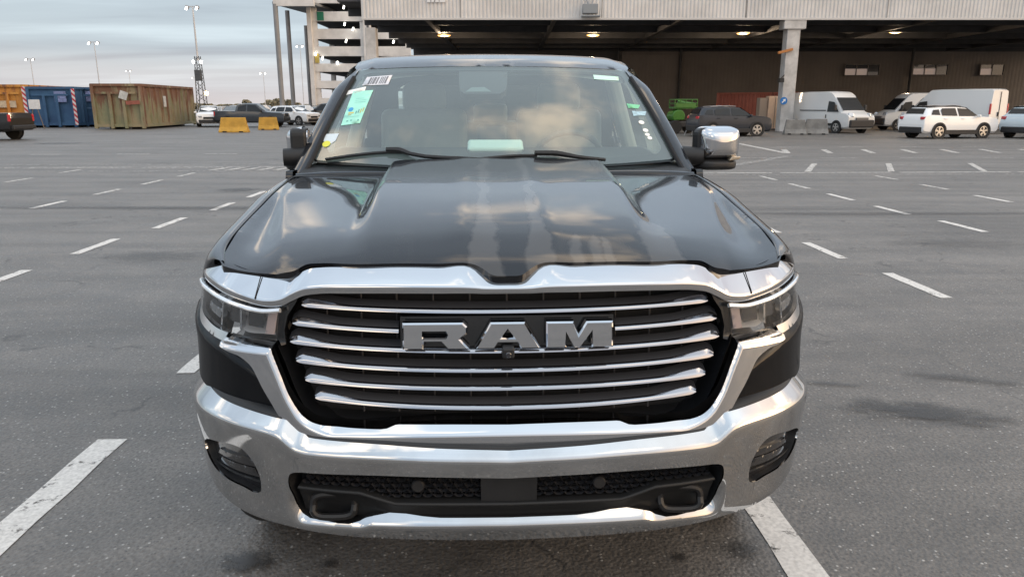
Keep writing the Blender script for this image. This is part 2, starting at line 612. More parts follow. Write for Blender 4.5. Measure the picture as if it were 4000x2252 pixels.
def marking_material(name, col, wear, seed):
    """road paint with chips and rubbed-away patches"""
    m, t, b, tcn = nodes(name)
    P = tcn.outputs['Object']
    mp = N(t, 'ShaderNodeMapping'); mp.inputs['Location'].default_value = (seed, seed * 2.3, 0); t.links.new(P, mp.inputs[0])
    nz = N(t, 'ShaderNodeTexNoise', i_Scale=9, i_Detail=8, i_Roughness=0.72); t.links.new(mp.outputs[0], nz.inputs['Vector'])
    fn = N(t, 'ShaderNodeTexNoise', i_Scale=60, i_Detail=3); t.links.new(mp.outputs[0], fn.inputs['Vector'])
    base = cmix(t, 0.5, col, ramp(t, fn.outputs[0], [(0.3, 0.55), (0.65, 1.15)]), 'MULTIPLY')
    t.links.new(base, b.inputs['Base Color'])
    b.inputs['Roughness'].default_value = 0.7
    bp = N(t, 'ShaderNodeBump', i_Strength=0.3, i_Distance=0.004); t.links.new(fn.outputs[0], bp.inputs['Height']); t.links.new(bp.outputs[0], b.inputs['Normal'])
    tr = N(t, 'ShaderNodeBsdfTransparent'); mx = N(t, 'ShaderNodeMixShader')
    t.links.new(ramp(t, nz.outputs[0], [(wear, 0.0), (wear + 0.07, 1.0)]), mx.inputs[0])
    t.links.new(tr.outputs[0], mx.inputs[1]); t.links.new(b.outputs[0], mx.inputs[2])
    t.links.new(mx.outputs[0], t.nodes['Material Output'].inputs[0])
    return m
ground = MB().quad((-1500, -600, 0), (1500, -600, 0), (1500, 2400, 0), (-1500, 2400, 0)).build("asphalt_ground", asphalt_material())
tag(ground, kind="structure")
PM = [marking_material("road_paint_fresh", (0.62, 0.60, 0.57), 0.355, 1.0), marking_material("road_paint_worn", (0.50, 0.485, 0.46), 0.40, 5.0), marking_material("road_paint_faded", (0.36, 0.35, 0.335), 0.45, 9.0)]
cT, sT = math.cos(R(2)), math.sin(R(2))
def lot(x, y):
    """bay grid (square with the parked truck) -> world"""
    return (-0.007 + cT * x - sT * y, 1.88 + sT * x + cT * y)
def strip(name, pts, z, m, label=None):
    """painted quad on the ground, corners in world x,y"""
    n = 8
    (ax, ay), (bx_, by_), (cx_, cy_), (dx_, dy_) = pts
    V = []; F = []
    for i in range(n + 1):
        t_ = i / n; j1 = random.uniform(-.006, .006); j2 = random.uniform(-.006, .006)
        V.append((ax + (dx_ - ax) * t_ + j1, ay + (dy_ - ay) * t_, z)); V.append((bx_ + (cx_ - bx_) * t_ + j2, by_ + (cy_ - by_) * t_, z))
    for i in range(n):
        F.append((2*i, 2*i+1, 2*i+3, 2*i+2))
    return obj(name, V, F, m, ground, False, label=label)
def dash(x, y0, y1, w_=0.12, k=0, dx=0.0):
    a = [lot(x - w_/2, y0), lot(x + w_/2, y0), lot(x + w_/2 + dx, y1), lot(x - w_/2 + dx, y1)]
    strip("painted_dash", a, 0.004, PM[k])
for x, ys in ((-1.985, (0.05, 1.66)), (1.10, (-0.42, 0.98))):
    dash(x, ys[0] - (0.45 if x < 0 else 0), ys[1], 0.145)
for x, y0, n in ((-1.99, 2.62, 1), (-1.97, 4.45, 1), (1.08, 2.9, 1), (-4.83, 4.75, 1), (-4.80, 6.60, 1), (-4.66, 8.42, 1), (-4.52, 10.22, 1), (-4.48, 11.98, 1), (-4.38, 13.92, 1),
                 (-7.62, 8.70, 1), (-7.60, 10.54, 1), (-7.55, 12.48, 1), (-7.49, 14.36, 1), (-7.46, 16.2, 1), (-10.76, 14.95, 1), (-10.85, 17.3, 1), (-10.80, 13.0, 1),
                 (4.02, 4.30, 1), (3.92, 6.03, 1), (3.85, 7.75, 1), (3.85, 9.5, 1), (3.85, 11.3, 1),
                 (6.72, 5.9, 1), (6.67, 7.72, 1), (6.55, 9.36, 1), (6.55, 11.15, 1), (6.57, 13.05, 1), (6.58, 14.86, 1), (9.22, 10.80, 1), (9.33, 12.8, 1), (9.40, 14.85, 1), (9.2, 8.9, 1), (-13.9, 16.0, 1), (12.2, 12.9, 1)):
    dash(x, y0, y0 + 1.0, 0.115, 0 if y0 < 12 else 1)
# long worn lines of the old layout across the lot
def pxline(pts, wpx, k):
    """painted line along photograph points, width in metres"""
    for (a, b_) in zip(pts[:-1], pts[1:]):
        A = gp(*a); B = gp(*b_)
        d = (B - A).normalized(); nrm = Vector((-d.y, d.x, 0)) * wpx / 2
        strip("painted_line", [(A - nrm)[:2], (A + nrm)[:2], (B + nrm)[:2], (B - nrm)[:2]], 0.0045 + random.random() * .002, PM[k])
def lotline(x0, x1, y, w_, k, slope=0.0):
    L = [lot(x0, y - w_/2), lot(x0, y + w_/2), lot(x1, y + w_/2 + slope), lot(x1, y - w_/2 + slope)]
    n = max(1, int(abs(x1 - x0) / 3))
    for i in range(n):
        t0, t1 = i / n, (i + 1) / n - 0.01
        f = lambda a, b_, t_: (a[0] + (b_[0] - a[0]) * t_, a[1] + (b_[1] - a[1]) * t_)
        strip("painted_line", [f(L[0], L[3], t0), f(L[1], L[2], t0), f(L[1], L[2], t1), f(L[0], L[3], t1)], 0.004 + 0.0012 * (i % 2), PM[k])
lotline(-22, 3, 17.75, 0.14, 2); lotline(-22, 3, 20.0, 0.16, 2); lotline(-22, 3, 18.9, 0.5, 2)
lotline(4.3, 26, 16.7, 0.16, 1); lotline(3, 26, 16.15, 0.10, 2); lotline(4, 26, 19.2, 0.12, 2)
for k in range(9):
    x = -7.4 + k * 0.42
    strip("painted_block", [lot(x, 17.95), lot(x + .2, 17.95), lot(x + .38, 18.6), lot(x + .18, 18.6)], 0.0085, PM[1])
for x in (8.1, 10.3, 12.75, 15.0):
    strip("painted_line", [lot(x, 16.9), lot(x + .17, 16.9), lot(x + 1.55, 19.6), lot(x + 1.38, 19.6)], 0.0075, PM[1])
for x in (-19.0, -16.0, -13.0, -10.0, -7.0, -4.2):
    lotline(x, x + 1.15, 24.6 + (x + 19) * 0.03, 0.16, 1)
for k in range(7):
    x = 10.6 + k * 1.55
    strip("painted_dash", [lot(x, 24.4), lot(x + .22, 24.4), lot(x + .95, 26.6), lot(x + .73, 26.6)], 0.0055, PM[1])
for k in range(5):
    x = 9.2 + k * 2.6
    strip("painted_dash", [lot(x, 28.2), lot(x + 1.0, 28.2), lot(x + 1.1, 28.6), lot(x + .1, 28.6)], 0.0055, PM[2])
    strip("painted_dash", [lot(x - 1, 21.8), lot(x + .2, 21.8), lot(x + .2, 22.05), lot(x - 1, 22.05)], 0.0055, PM[2])
pxline([(2880, 560), (3070, 598)], 0.25, 1)
pxline([(2700, 670), (2900, 640), (3080, 610)], 0.3, 2)
pxline([(0, 572), (420, 568), (700, 556), (830, 545)], 0.16, 2)
# oil and damp stains
def stain(px, py, rx, ry, dark, ang=0.0, seed=0):
    m, t, b, tcn = nodes("stain_%d" % seed)
    b.inputs['Base Color'].default_value = (0.035, 0.034, 0.034, 1)
    b.inputs['Roughness'].default_value = 0.45
    P = tcn.outputs['Object']
    ln = N(t, 'ShaderNodeVectorMath', operation='LENGTH')
    nz = N(t, 'ShaderNodeTexNoise', i_Scale=3.4, i_Detail=8, i_Roughness=0.72)
    mp = N(t, 'ShaderNodeMapping'); mp.inputs['Location'].default_value = (seed * 3.1, seed * 1.7, 0)
    t.links.new(P, mp.inputs[0]); t.links.new(mp.outputs[0], nz.inputs['Vector']); t.links.new(P, ln.inputs[0])
    ad = N(t, 'ShaderNodeMath', operation='MULTIPLY_ADD'); t.links.new(nz.outputs[0], ad.inputs[0]); ad.inputs[1].default_value = 2.3; t.links.new(ln.outputs['Value'], ad.inputs[2])
    fac = ramp(t, ad.outputs[0], [(0.0, dark), (0.5, dark)])
    mr = N(t, 'ShaderNodeMapRange'); mr.inputs[1].default_value = 1.40; mr.inputs[2].default_value = 1.95; mr.inputs[3].default_value = dark; mr.inputs[4].default_value = 0.0
    t.links.new(ad.outputs[0], mr.inputs[0])
    tr = N(t, 'ShaderNodeBsdfTransparent'); mx = N(t, 'ShaderNodeMixShader')
    t.links.new(mr.outputs[0], mx.inputs[0]); t.links.new(tr.outputs[0], mx.inputs[1]); t.links.new(b.outputs[0], mx.inputs[2])
    t.links.new(mx.outputs[0], t.nodes['Material Output'].inputs[0])
    c = gp(px, py)
    o = MB().quad((-1, -1, 0), (1, -1, 0), (1, 1, 0), (-1, 1, 0)).build("oil_stain", m, ground)
    o.location = (c.x, c.y, 0.0105); o.scale = (rx, ry, 1); o.rotation_euler = (0, 0, ang)
for i, a in enumerate([(965, 2198, .14, .10, .9), (3600, 1610, .62, .22, .62, -.25), (2655, 2182, .045, .04, .85), (930, 742, .55, .55, .45), (2905, 2150, .10, .09, .5), (1290, 2205, .05, .04, .7), (3750, 1480, .5, .10, .4, -.3),
                       (3230, 1500, .35, .05, .4, -.2), (1750, 815, 9.0, .35, .30), (560, 812, 5.0, .30, .35), (3350, 835, 5.0, .28, .35), (240, 560, 2.0, 1.0, .5), (600, 1000, .9, .5, .2), (3700, 950, 1.2, .5, .2)]):
    stain(*a[:5], ang=(a[5] if len(a) > 5 else 0), seed=i + 1)

# ================================================================== materials used by the truck
def paint_material():
    m = bpy.data.materials.new("truck_paint")
    m.use_nodes = True
    t = m.node_tree
    b = t.nodes['Principled BSDF']
    b.inputs['Metallic'].default_value = 0.0
    b.inputs['Roughness'].default_value = 0.35
    b.inputs['Coat Weight'].default_value = 1.0
    b.inputs['Coat IOR'].default_value = 1.48
    b.inputs['Specular IOR Level'].default_value = 0.05
    tcn = t.nodes.new('ShaderNodeTexCoord')
    # road film: dried water runs that drag along the hood, faint and uneven
    mp = t.nodes.new('ShaderNodeMapping')
    mp.inputs['Scale'].default_value = (7.0, 1.0, 1.0)
    t.links.new(tcn.outputs['Object'], mp.inputs[0])
    nz = t.nodes.new('ShaderNodeTexNoise')
    nz.inputs['Scale'].default_value = 1.9
    nz.inputs['Detail'].default_value = 7
    nz.inputs['Roughness'].default_value = 0.55
    t.links.new(mp.outputs[0], nz.inputs['Vector'])
    rp = t.nodes.new('ShaderNodeValToRGB')
    rp.color_ramp.elements[0].position = 0.56
    rp.color_ramp.elements[1].position = 0.64
    t.links.new(nz.outputs[0], rp.inputs[0])
    mx = t.nodes.new('ShaderNodeMix'); mx.data_type = 'RGBA'
    mx.inputs[6].default_value = (0.0075, 0.0090, 0.0125, 1)
    mx.inputs[7].default_value = (0.010, 0.0115, 0.0145, 1)
    t.links.new(rp.outputs[0], mx.inputs[0])
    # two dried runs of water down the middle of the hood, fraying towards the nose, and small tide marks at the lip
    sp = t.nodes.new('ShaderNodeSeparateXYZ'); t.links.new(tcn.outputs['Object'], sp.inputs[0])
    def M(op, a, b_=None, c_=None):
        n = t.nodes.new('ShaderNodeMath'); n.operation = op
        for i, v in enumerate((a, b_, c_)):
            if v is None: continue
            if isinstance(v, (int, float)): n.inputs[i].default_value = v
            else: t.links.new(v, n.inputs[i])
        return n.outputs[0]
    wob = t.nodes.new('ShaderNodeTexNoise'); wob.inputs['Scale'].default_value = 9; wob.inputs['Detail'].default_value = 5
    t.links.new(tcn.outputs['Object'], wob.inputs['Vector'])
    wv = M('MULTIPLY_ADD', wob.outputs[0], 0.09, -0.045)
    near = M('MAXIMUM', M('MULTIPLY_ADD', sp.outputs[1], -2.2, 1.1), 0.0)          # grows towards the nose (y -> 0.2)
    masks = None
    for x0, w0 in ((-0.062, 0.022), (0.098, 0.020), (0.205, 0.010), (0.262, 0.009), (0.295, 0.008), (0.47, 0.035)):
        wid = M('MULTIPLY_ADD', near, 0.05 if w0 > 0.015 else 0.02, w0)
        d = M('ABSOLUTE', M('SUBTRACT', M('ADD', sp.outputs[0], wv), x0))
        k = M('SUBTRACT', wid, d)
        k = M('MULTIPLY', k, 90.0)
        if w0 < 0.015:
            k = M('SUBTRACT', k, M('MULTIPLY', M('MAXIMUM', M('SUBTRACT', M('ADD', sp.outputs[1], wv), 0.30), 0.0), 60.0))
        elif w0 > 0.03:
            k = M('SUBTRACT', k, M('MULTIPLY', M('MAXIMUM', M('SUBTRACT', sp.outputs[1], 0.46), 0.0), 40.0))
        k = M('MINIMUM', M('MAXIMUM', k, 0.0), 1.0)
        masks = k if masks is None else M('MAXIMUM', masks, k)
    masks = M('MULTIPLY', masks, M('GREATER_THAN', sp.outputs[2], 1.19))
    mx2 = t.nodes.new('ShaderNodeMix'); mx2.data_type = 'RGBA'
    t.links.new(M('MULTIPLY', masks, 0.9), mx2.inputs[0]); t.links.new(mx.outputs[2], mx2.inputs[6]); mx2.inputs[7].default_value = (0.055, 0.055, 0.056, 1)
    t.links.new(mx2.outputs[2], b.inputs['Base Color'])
    mr = t.nodes.new('ShaderNodeMapRange')
    mr.inputs[3].default_value = 0.035
    mr.inputs[4].default_value = 0.075
    t.links.new(rp.outputs[0], mr.inputs[0])
    t.links.new(mr.outputs[0], b.inputs['Coat Roughness'])
    return m
PAINT = paint_material()
CHROME = mat("chrome", (0.58, 0.59, 0.61), 0.02, 1.0, rvar=0.035, vscale=2.5)
BUMPC = mat("bumper_chrome", (0.60, 0.605, 0.615), 0.025, 1.0, col2=(0.50, 0.502, 0.505), rvar=0.06, vscale=3.0)
BARC = mat("bar_chrome", (0.40, 0.40, 0.42), 0.10, 1.0)
CHROME2 = mat("chrome_satin", (0.62, 0.63, 0.64), 0.16, 1.0, rvar=0.1)
GLOSSBLK = mat("gloss_black_trim", (0.008, 0.009, 0.011), 0.25, coat=0.6, coat_rough=0.05)
BLKPL = mat("black_plastic", (0.016, 0.017, 0.019), 0.5, var=0.3, vscale=8, bump=0.05, bscale=300)
BLKREC = mat("black_recess", (0.006, 0.006, 0.007), 0.75)
RUBBER = mat("tyre_rubber", (0.018, 0.018, 0.018), 0.85, bump=0.1, bscale=60)
LENS = glass("lamp_lens", (0.86, 0.87, 0.88), 0.9)
FOGDK = mat("fog_dark_glass", (0.012, 0.012, 0.014), 0.12, coat=0.8)
WGLASS = glass("windshield_glass", (0.76, 0.90, 0.87), 1.0, haze=(0.38, 0.48, 0.48), hfac=0.16)  # pale teal veil painted in for the haze over the cabin
SGLASS = glass("side_glass", (0.72, 0.80, 0.78), 1.0)
SEAT = mat("seat_leather", (0.27, 0.27, 0.265), 0.5, var=0.15, vscale=6)
LINER = mat("headliner", (0.42, 0.415, 0.40), 0.9)
DASH = mat("dash_plastic", (0.045, 0.047, 0.052), 0.6)
PAPER = mat("paper_white", (0.80, 0.82, 0.80), 0.7)

class Plan:
    """front plan curve: a squared-off arc (superellipse) followed by arc length"""
    def __init__(s, W, a, n):
        ph = np.linspace(0, math.pi / 2, 4001)
        s.x = W * np.sin(ph) ** (2 / n)
        s.y = a * (1 - np.cos(ph) ** (2 / n))
        # keep the first sample sane (sin^0)
        d = np.r_[0, np.cumsum(np.hypot(np.diff(s.x), np.diff(s.y)))]
        s.s = d
        tx = np.gradient(s.x, d + np.arange(len(d)) * 1e-12); ty = np.gradient(s.y, d + np.arange(len(d)) * 1e-12)
        L = np.hypot(tx, ty); L[L == 0] = 1
        s.nx = ty / L; s.ny = -tx / L
    def of_x(s, x):
        x = np.asarray(x, float)
        return np.sign(x) * np.interp(np.abs(x), s.x, s.s)
    def of_y(s, y):
        return float(np.interp(y, s.y, s.s))
    def at(s, q, off=0.0):
        q = np.asarray(q, float); a = np.abs(q); g = np.where(q < 0, -1.0, 1.0)
        nx = np.interp(a, s.s, s.nx); ny = np.interp(a, s.s, s.ny)
        return g * (np.interp(a, s.s, s.x) + nx * off), np.interp(a, s.s, s.y) + ny * off
UP = Plan(1.045, 0.78, 3.5)
BP = Plan(1.035, 0.75, 3.3)
def fascia(P, off=0.0):
    """(s,z) -> xyz on the grille/headlight face"""
    P = np.asarray(P, float)
    x, y = UP.at(P[:, 0], off)
    x = x * (1 - (0.013 + 0.16 * np.maximum(P[:, 1] - 1.0, 0)) * sstep((np.abs(x) - 0.74) / 0.22))
    return np.stack([x, 0.09 + y + (P[:, 1] - 0.8) * 0.12, P[:, 1]], 1)
def sx(pts, pl=UP):
    """(x,z) list -> (s,z)"""
    p = np.array(pts, float).copy()
    p[:, 0] = pl.of_x(p[:, 0])
    return p
def full(half):
    """mirror a half path (x>=0, centre first) to a whole path left -> right"""
    h = np.array(half, float)
    l = h[::-1].copy(); l[:, 0] *= -1
    return np.vstack([l[:-1] if abs(h[0, 0]) < 1e-9 else l, h])

truck = empty("pickup_truck", (-0.007, 1.88, 0.0), R(2.4),
              "black pickup truck with chrome grille and bumper parked facing the camera", "pickup truck")
T = truck

# ------------------------------------------------------------------ hood
_hy = [.10, .15, .185, .25, .35, .45, .60, .85, 1.10, 1.35, 1.45]
zc_f = spl(_hy, [1.163, 1.197, 1.2205, 1.251, 1.288, 1.313, 1.340, 1.377, 1.406, 1.428, 1.436])      # centre line
zs_f = spl(_hy, [1.161, 1.195, 1.2190, 1.244, 1.269, 1.283, 1.297, 1.319, 1.342, 1.362, 1.368])      # flat beside the raised centre
zk_f = spl(_hy, [1.131, 1.161, 1.1850, 1.213, 1.242, 1.260, 1.279, 1.309, 1.341, 1.3585, 1.366])     # outer crest
ze_f = spl(_hy, [1.158, 1.182, 1.1990, 1.213, 1.233, 1.249, 1.265, 1.295, 1.330, 1.352, 1.358])      # hood edge at the wing
xb_f = spl([0.10, 0.40, 0.65, 0.95, 1.45], [0.36, 0.405, 0.432, 0.448, 0.452])
wb_f = spl([0.10, 0.40, 0.70, 1.00, 1.45], [0.12, 0.090, 0.058, 0.046, 0.040])
xc_f = spl([0.10, 0.22, 0.60, 1.10, 1.45], [0.660, 0.672, 0.748, 0.838, 0.858])
dv_f = spl([0.10, 0.25, 0.45, 0.70, 1.00, 1.45], [0.0, 0.010, 0.021, 0.018, 0.006, 0.0])
def hoodz(x, y):
    ax = np.abs(x)
    xb, wb, xc = xb_f(y), wb_f(y), xc_f(y)
    zin = zc_f(y) - 0.010 * (np.minimum(ax, xb + wb) / 0.45) ** 2 * sstep((y - .15) / .3)
    zin = zin + 0.0040 * np.exp(-((ax - 0.135) / 0.05) ** 2) * sstep((y - 0.2) / 0.2)
    t = np.clip((ax - xb - wb * .5) / np.maximum(xc - xb - wb * .5, 0.05), 0, 1)
    zout = zs_f(y) + (zk_f(y) - zs_f(y)) * t ** 1.9
    q = np.clip((ax - xc) / np.maximum(0.885 - xc, 0.02), 0, 1.2)
    zout = np.where(ax > xc, zk_f(y) + (ze_f(y) - zk_f(y)) * q - dv_f(y) * np.sin(np.pi * np.clip(q, 0, 1)) ** 1.3, zout)
    k = sstep((ax - xb) / wb)
    return zin * (1 - k) + zout * k
def hood_front_shift(x):
    return np.interp(np.abs(x), UP.x, UP.y)
def hoodS(P):
    x, v = P[:, 0], P[:, 1]
    # v measures distance behind the curved nose line; blends to true Y further back
    y = v + hood_front_shift(x) * (1 - sstep((v - 0.12) / 1.0)) * 1.0
    return np.stack([x, y, hoodz(x, np.maximum(v, 0.1))], 1)
def hood_v_for_z(x, z, back=0.0):
    """nose: v where the hood surface has height z"""
    vs = np.linspace(0.10, 0.40, 400)
    zz = hoodz(np.full(400, x), vs)
    return float(np.interp(z, zz, vs))
hx = [0, 0.04, 0.07, 0.09, 0.20, 0.31, 0.45, 0.54, 0.58, 0.615, 0.645, 0.69, 0.77, 0.85]
hz = [1.193, 1.195, 1.210, 1.218, 1.221, 1.222, 1.220, 1.218, 1.213, 1.198, 1.181, 1.180, 1.189, 1.198]
front = [(x, hood_v_for_z(x, z)) if x < 0.6 else (x, 0.183) for x, z in zip(hx, hz)]
side = [(0.868, 0.205), (0.876, 0.34), (0.886, 0.50), (0.890, 0.70), (0.888, 0.85), (0.884, 1.05), (0.884, 1.34)]
rear = [(0.860, 1.372), (0.70, 1.380), (0.52, 1.385), (0.470, 1.392), (0.450, 1.412), (0.43, 1.425), (0.20, 1.43), (0.0, 1.43)]
halfo = np.vstack([cr(front, 6), cr(side, 6), np.array(rear)])
lo_ = halfo[::-1].copy(); lo_[:, 0] *= -1
hood_outline = np.vstack([halfo[:-1], lo_[:-1]])
hood = panel("hood", hood_outline, hoodS, PAINT, T, step=0.016, flange=rim((0, 0.004, -0.012), (0, 0.006, -0.03)))

# seal / gap under the hood edge
gap = []
for x, z in zip(hx, hz):
    gap.append((x, z))
# ------------------------------------------------------------------ chrome grille header bar
bx = np.array([0, 0.04, 0.07, 0.09, 0.20, 0.31, 0.45, 0.54, 0.58, 0.615, 0.645, 0.69, 0.77, 0.85, 0.92, 0.965])
top_z = np.array([1.184, 1.186, 1.201, 1.209, 1.212, 1.213, 1.211, 1.209, 1.204, 1.190, 1.173, 1.172, 1.181, 1.190, 1.195, 1.194])
cre_z = np.array([1.160, 1.160, 1.161, 1.163, 1.166, 1.167, 1.166, 1.163, 1.157, 1.142, 1.126, 1.118, 1.128, 1.140, 1.148, 1.150])
low_z = np.array([1.146, 1.146, 1.146, 1.147, 1.148, 1.149, 1.148, 1.145, 1.138, 1.122, 1.107, 1.102, 1.112, 1.123, 1.131, 1.134])
bs = UP.of_x(bx)
def ext(s, z, dz=0.0):
    """carry a rail round the corner along the side"""
    return np.r_[s, s[-1] + 0.05, s[-1] + 0.11], np.r_[z, z[-1] - 0.001 + dz, z[-1] - 0.003 + 2 * dz]
def rail(s, z, off):
    s2, z2 = ext(s, z)
    return fascia(full(np.stack([s2, z2], 1)), off)
gf = loft("grille_header_bar", [rail(bs, top_z - 0.004, -0.075), rail(bs, top_z, -0.052), rail(bs, cre_z + 0.006, -0.004), rail(bs, cre_z, 0.0),
     rail(bs, cre_z - 0.004, 0.0), rail(bs, low_z - 0.002, -0.004), rail(bs, low_z - 0.002, -0.085)], CHROME, T, n=7, sharp=(1, 5), label="polished chrome header bar across the top of the grille")
# the seams where the header bar meets the chrome strips over the headlamps
for sg in (-1, 1):
    mb = MB()
    P = np.array([(UP.of_x(0.735), 1.177), (UP.of_x(0.724), 1.122), (UP.of_x(0.722), 1.108)])
    offs = [-0.046, 0.0015, -0.012]
    pts = [fascia(np.array([p]), o + 0.001)[0] for p, o in zip(P, offs)]
    pts = [(sg * p[0], p[1], p[2]) for p in pts]
    mb.tube(pts, 0.0016, 5).build("seam", BLKREC, gf)
# dark gap filler between hood edge and bar
gz = top_z + 0.006
loft("hood_seal", [rail(bs, gz, -0.050), rail(bs, gz - 0.010, -0.07), rail(bs, gz - 0.02, -0.12)], BLKREC, T, n=6)

# ------------------------------------------------------------------ lower grille frame (U)
O_half = [(0, .717), (.16, .722), (.317, .728), (.42, .729), (.526, .731), (.570, .740), (.612, .765), (.643, .799), (.664, .835), (.690, .880), (.702, .905), (.722, .940), (.755, .962), (.800, .972), (.822, .980)]
I_half = [(.826, .990), (.815, .998), (.74, .996), (.664, .992), (.660, .975), (.645, .935), (.602, .832), (.582, .804), (.560, .787), (.533, .777), (.47, .7715), (.40, .7690), (.362, .7685)]
I_tail = [(.345, .7700), (.322, .7775), (.312, .7785), (.16, .7775), (0, .7755)]
Oc = cr(O_half, 6)
Ic = np.vstack([cr(I_half[:4], 4), cr(I_half[4:], 6), np.array(I_tail)])
h_ = np.vstack([Oc, Ic])
h2 = np.vstack([Ic, Oc]).copy()
ul = h_[::-1].copy(); ul[:, 0] *= -1
U_out = np.vstack([h_[:-1], ul[1:-1] if False else ul[:-1]])
# build order: right outer -> right inner -> left inner -> left outer
U_out = np.vstack([Oc, Ic[:-1], mirx(Ic[::-1])[0:], mirx(Oc[::-1])[:-1]])
_inner = sx(np.vstack([mirx(Ic[::-1]), Ic]))
_inner = resample(_inner, 0.0016)
def u_off(s, z):
    """flat face with a bevel that runs along the whole inner edge"""
    P = np.stack([s, z], 1)
    d = np.empty(len(P))
    for a in range(0, len(P), 500):
        d[a:a + 500] = np.sqrt(((P[a:a + 500, None, :] - _inner[None]) ** 2).sum(2).min(1))
    ax = np.abs(s)
    wd = np.interp(ax, [0, .48, .56, .62], [.021, .021, .012, .0085])
    bot = 1 - sstep((ax - 0.47) / 0.06)
    zcr = 0.7555 - 0.002 * (ax / .5) ** 2
    a = 0.040 - (1 - bot) * soft(wd - d, 0.0022) - bot * soft(z - zcr, 0.0016)
    a = a - 0.10 * np.maximum(0.735 - z, 0)
    return a
def soft(t, w_):
    return w_ * np.logaddexp(0, t / w_)
def fasciaO(offf):
    def f(P):
        P = np.asarray(P, float)
        return fascia(P, offf(P[:, 0], P[:, 1]))
    return f
panel("grille_frame", sx(U_out), fasciaO(u_off), CHROME, T, step=0.0052, flange=rim((0, 0.010, 0), (0, 0.05, 0)),
      label="chrome frame round the sides and bottom of the grille")

# ------------------------------------------------------------------ grille: backing, ribs, bars
Gin = [(0, 1.152), (.30, 1.154), (.54, 1.150), (.58, 1.143), (.618, 1.122), (.650, 1.085), (.672, 1.03), (.675, .985), (.655, .935), (.612, .830), (.585, .79), (.55, .772), (.35, .755), (0, .760)]
gh = cr(Gin, 4)
panel("grille_backing", sx(np.vstack([gh[:-1], mirx(gh[::-1])[:-1]])), lambda P: fascia(P, -0.105), BLKREC, T, step=0.04)
# black surround between the bars and the chrome (inner wall of the opening)
gw = cr([(0, 1.150), (.30, 1.152), (.54, 1.148), (.58, 1.140), (.616, 1.120), (.648, 1.085), (.670, 1.03), (.672, .988), (.652, .937), (.609, .832), (.583, .79), (.55, .774), (.35, .760), (0, .765)], 6)
gwf = sx(np.vstack([gw, mirx(gw[::-1])[1:]]))
v0 = fascia(gwf, -0.02); v1 = fascia(gwf, -0.108)
obj("grille_opening_wall", list(v0) + list(v1), [(i, i + 1, len(v0) + i + 1, len(v0) + i) for i in range(len(v0) - 1)], GLOSSBLK, T)
# black bezel between grille opening and headlamp
for sg in (-1, 1):
    ob = np.array([(.600, 1.130), (.640, 1.106), (.668, 1.096), (.676, 1.06), (.676, 1.008), (.665, .998), (.660, .985), (.645, .99), (.648, 1.03), (.636, 1.075), (.612, 1.108)])
    ob[:, 0] *= sg
    panel("grille_bezel", sx(ob), lambda P: fascia(P, -0.018), GLOSSBLK, T, step=0.012, flange=rim((0, 0.05, 0)))
for k in range(-5, 6):
    x = k * 0.1085
    zt_, zb_ = 1.145 - 0.05 * max(0, abs(x) - 0.5) * 4, 0.775 + max(0, abs(x) - 0.5) * 1.2
    s_ = float(UP.of_x(x))
    p0 = fascia(np.array([(s_, zb_)]), -0.085)[0]; p1 = fascia(np.array([(s_, zt_)]), -0.085)[0]
    MB().tube([tuple(p0), tuple(p1)], 0.0028, 6).build("grille_rib", mat("rib_grey", (0.05, 0.05, 0.055), 0.5), T)
bars = [(1.089, 1.107, .592, 0), (1.029, 1.053, .622, .312), (.974, .999, .632, 0), (.918, .944, .615, 0), (.865, .889, .590, 0), (.808, .838, .562, 0)]
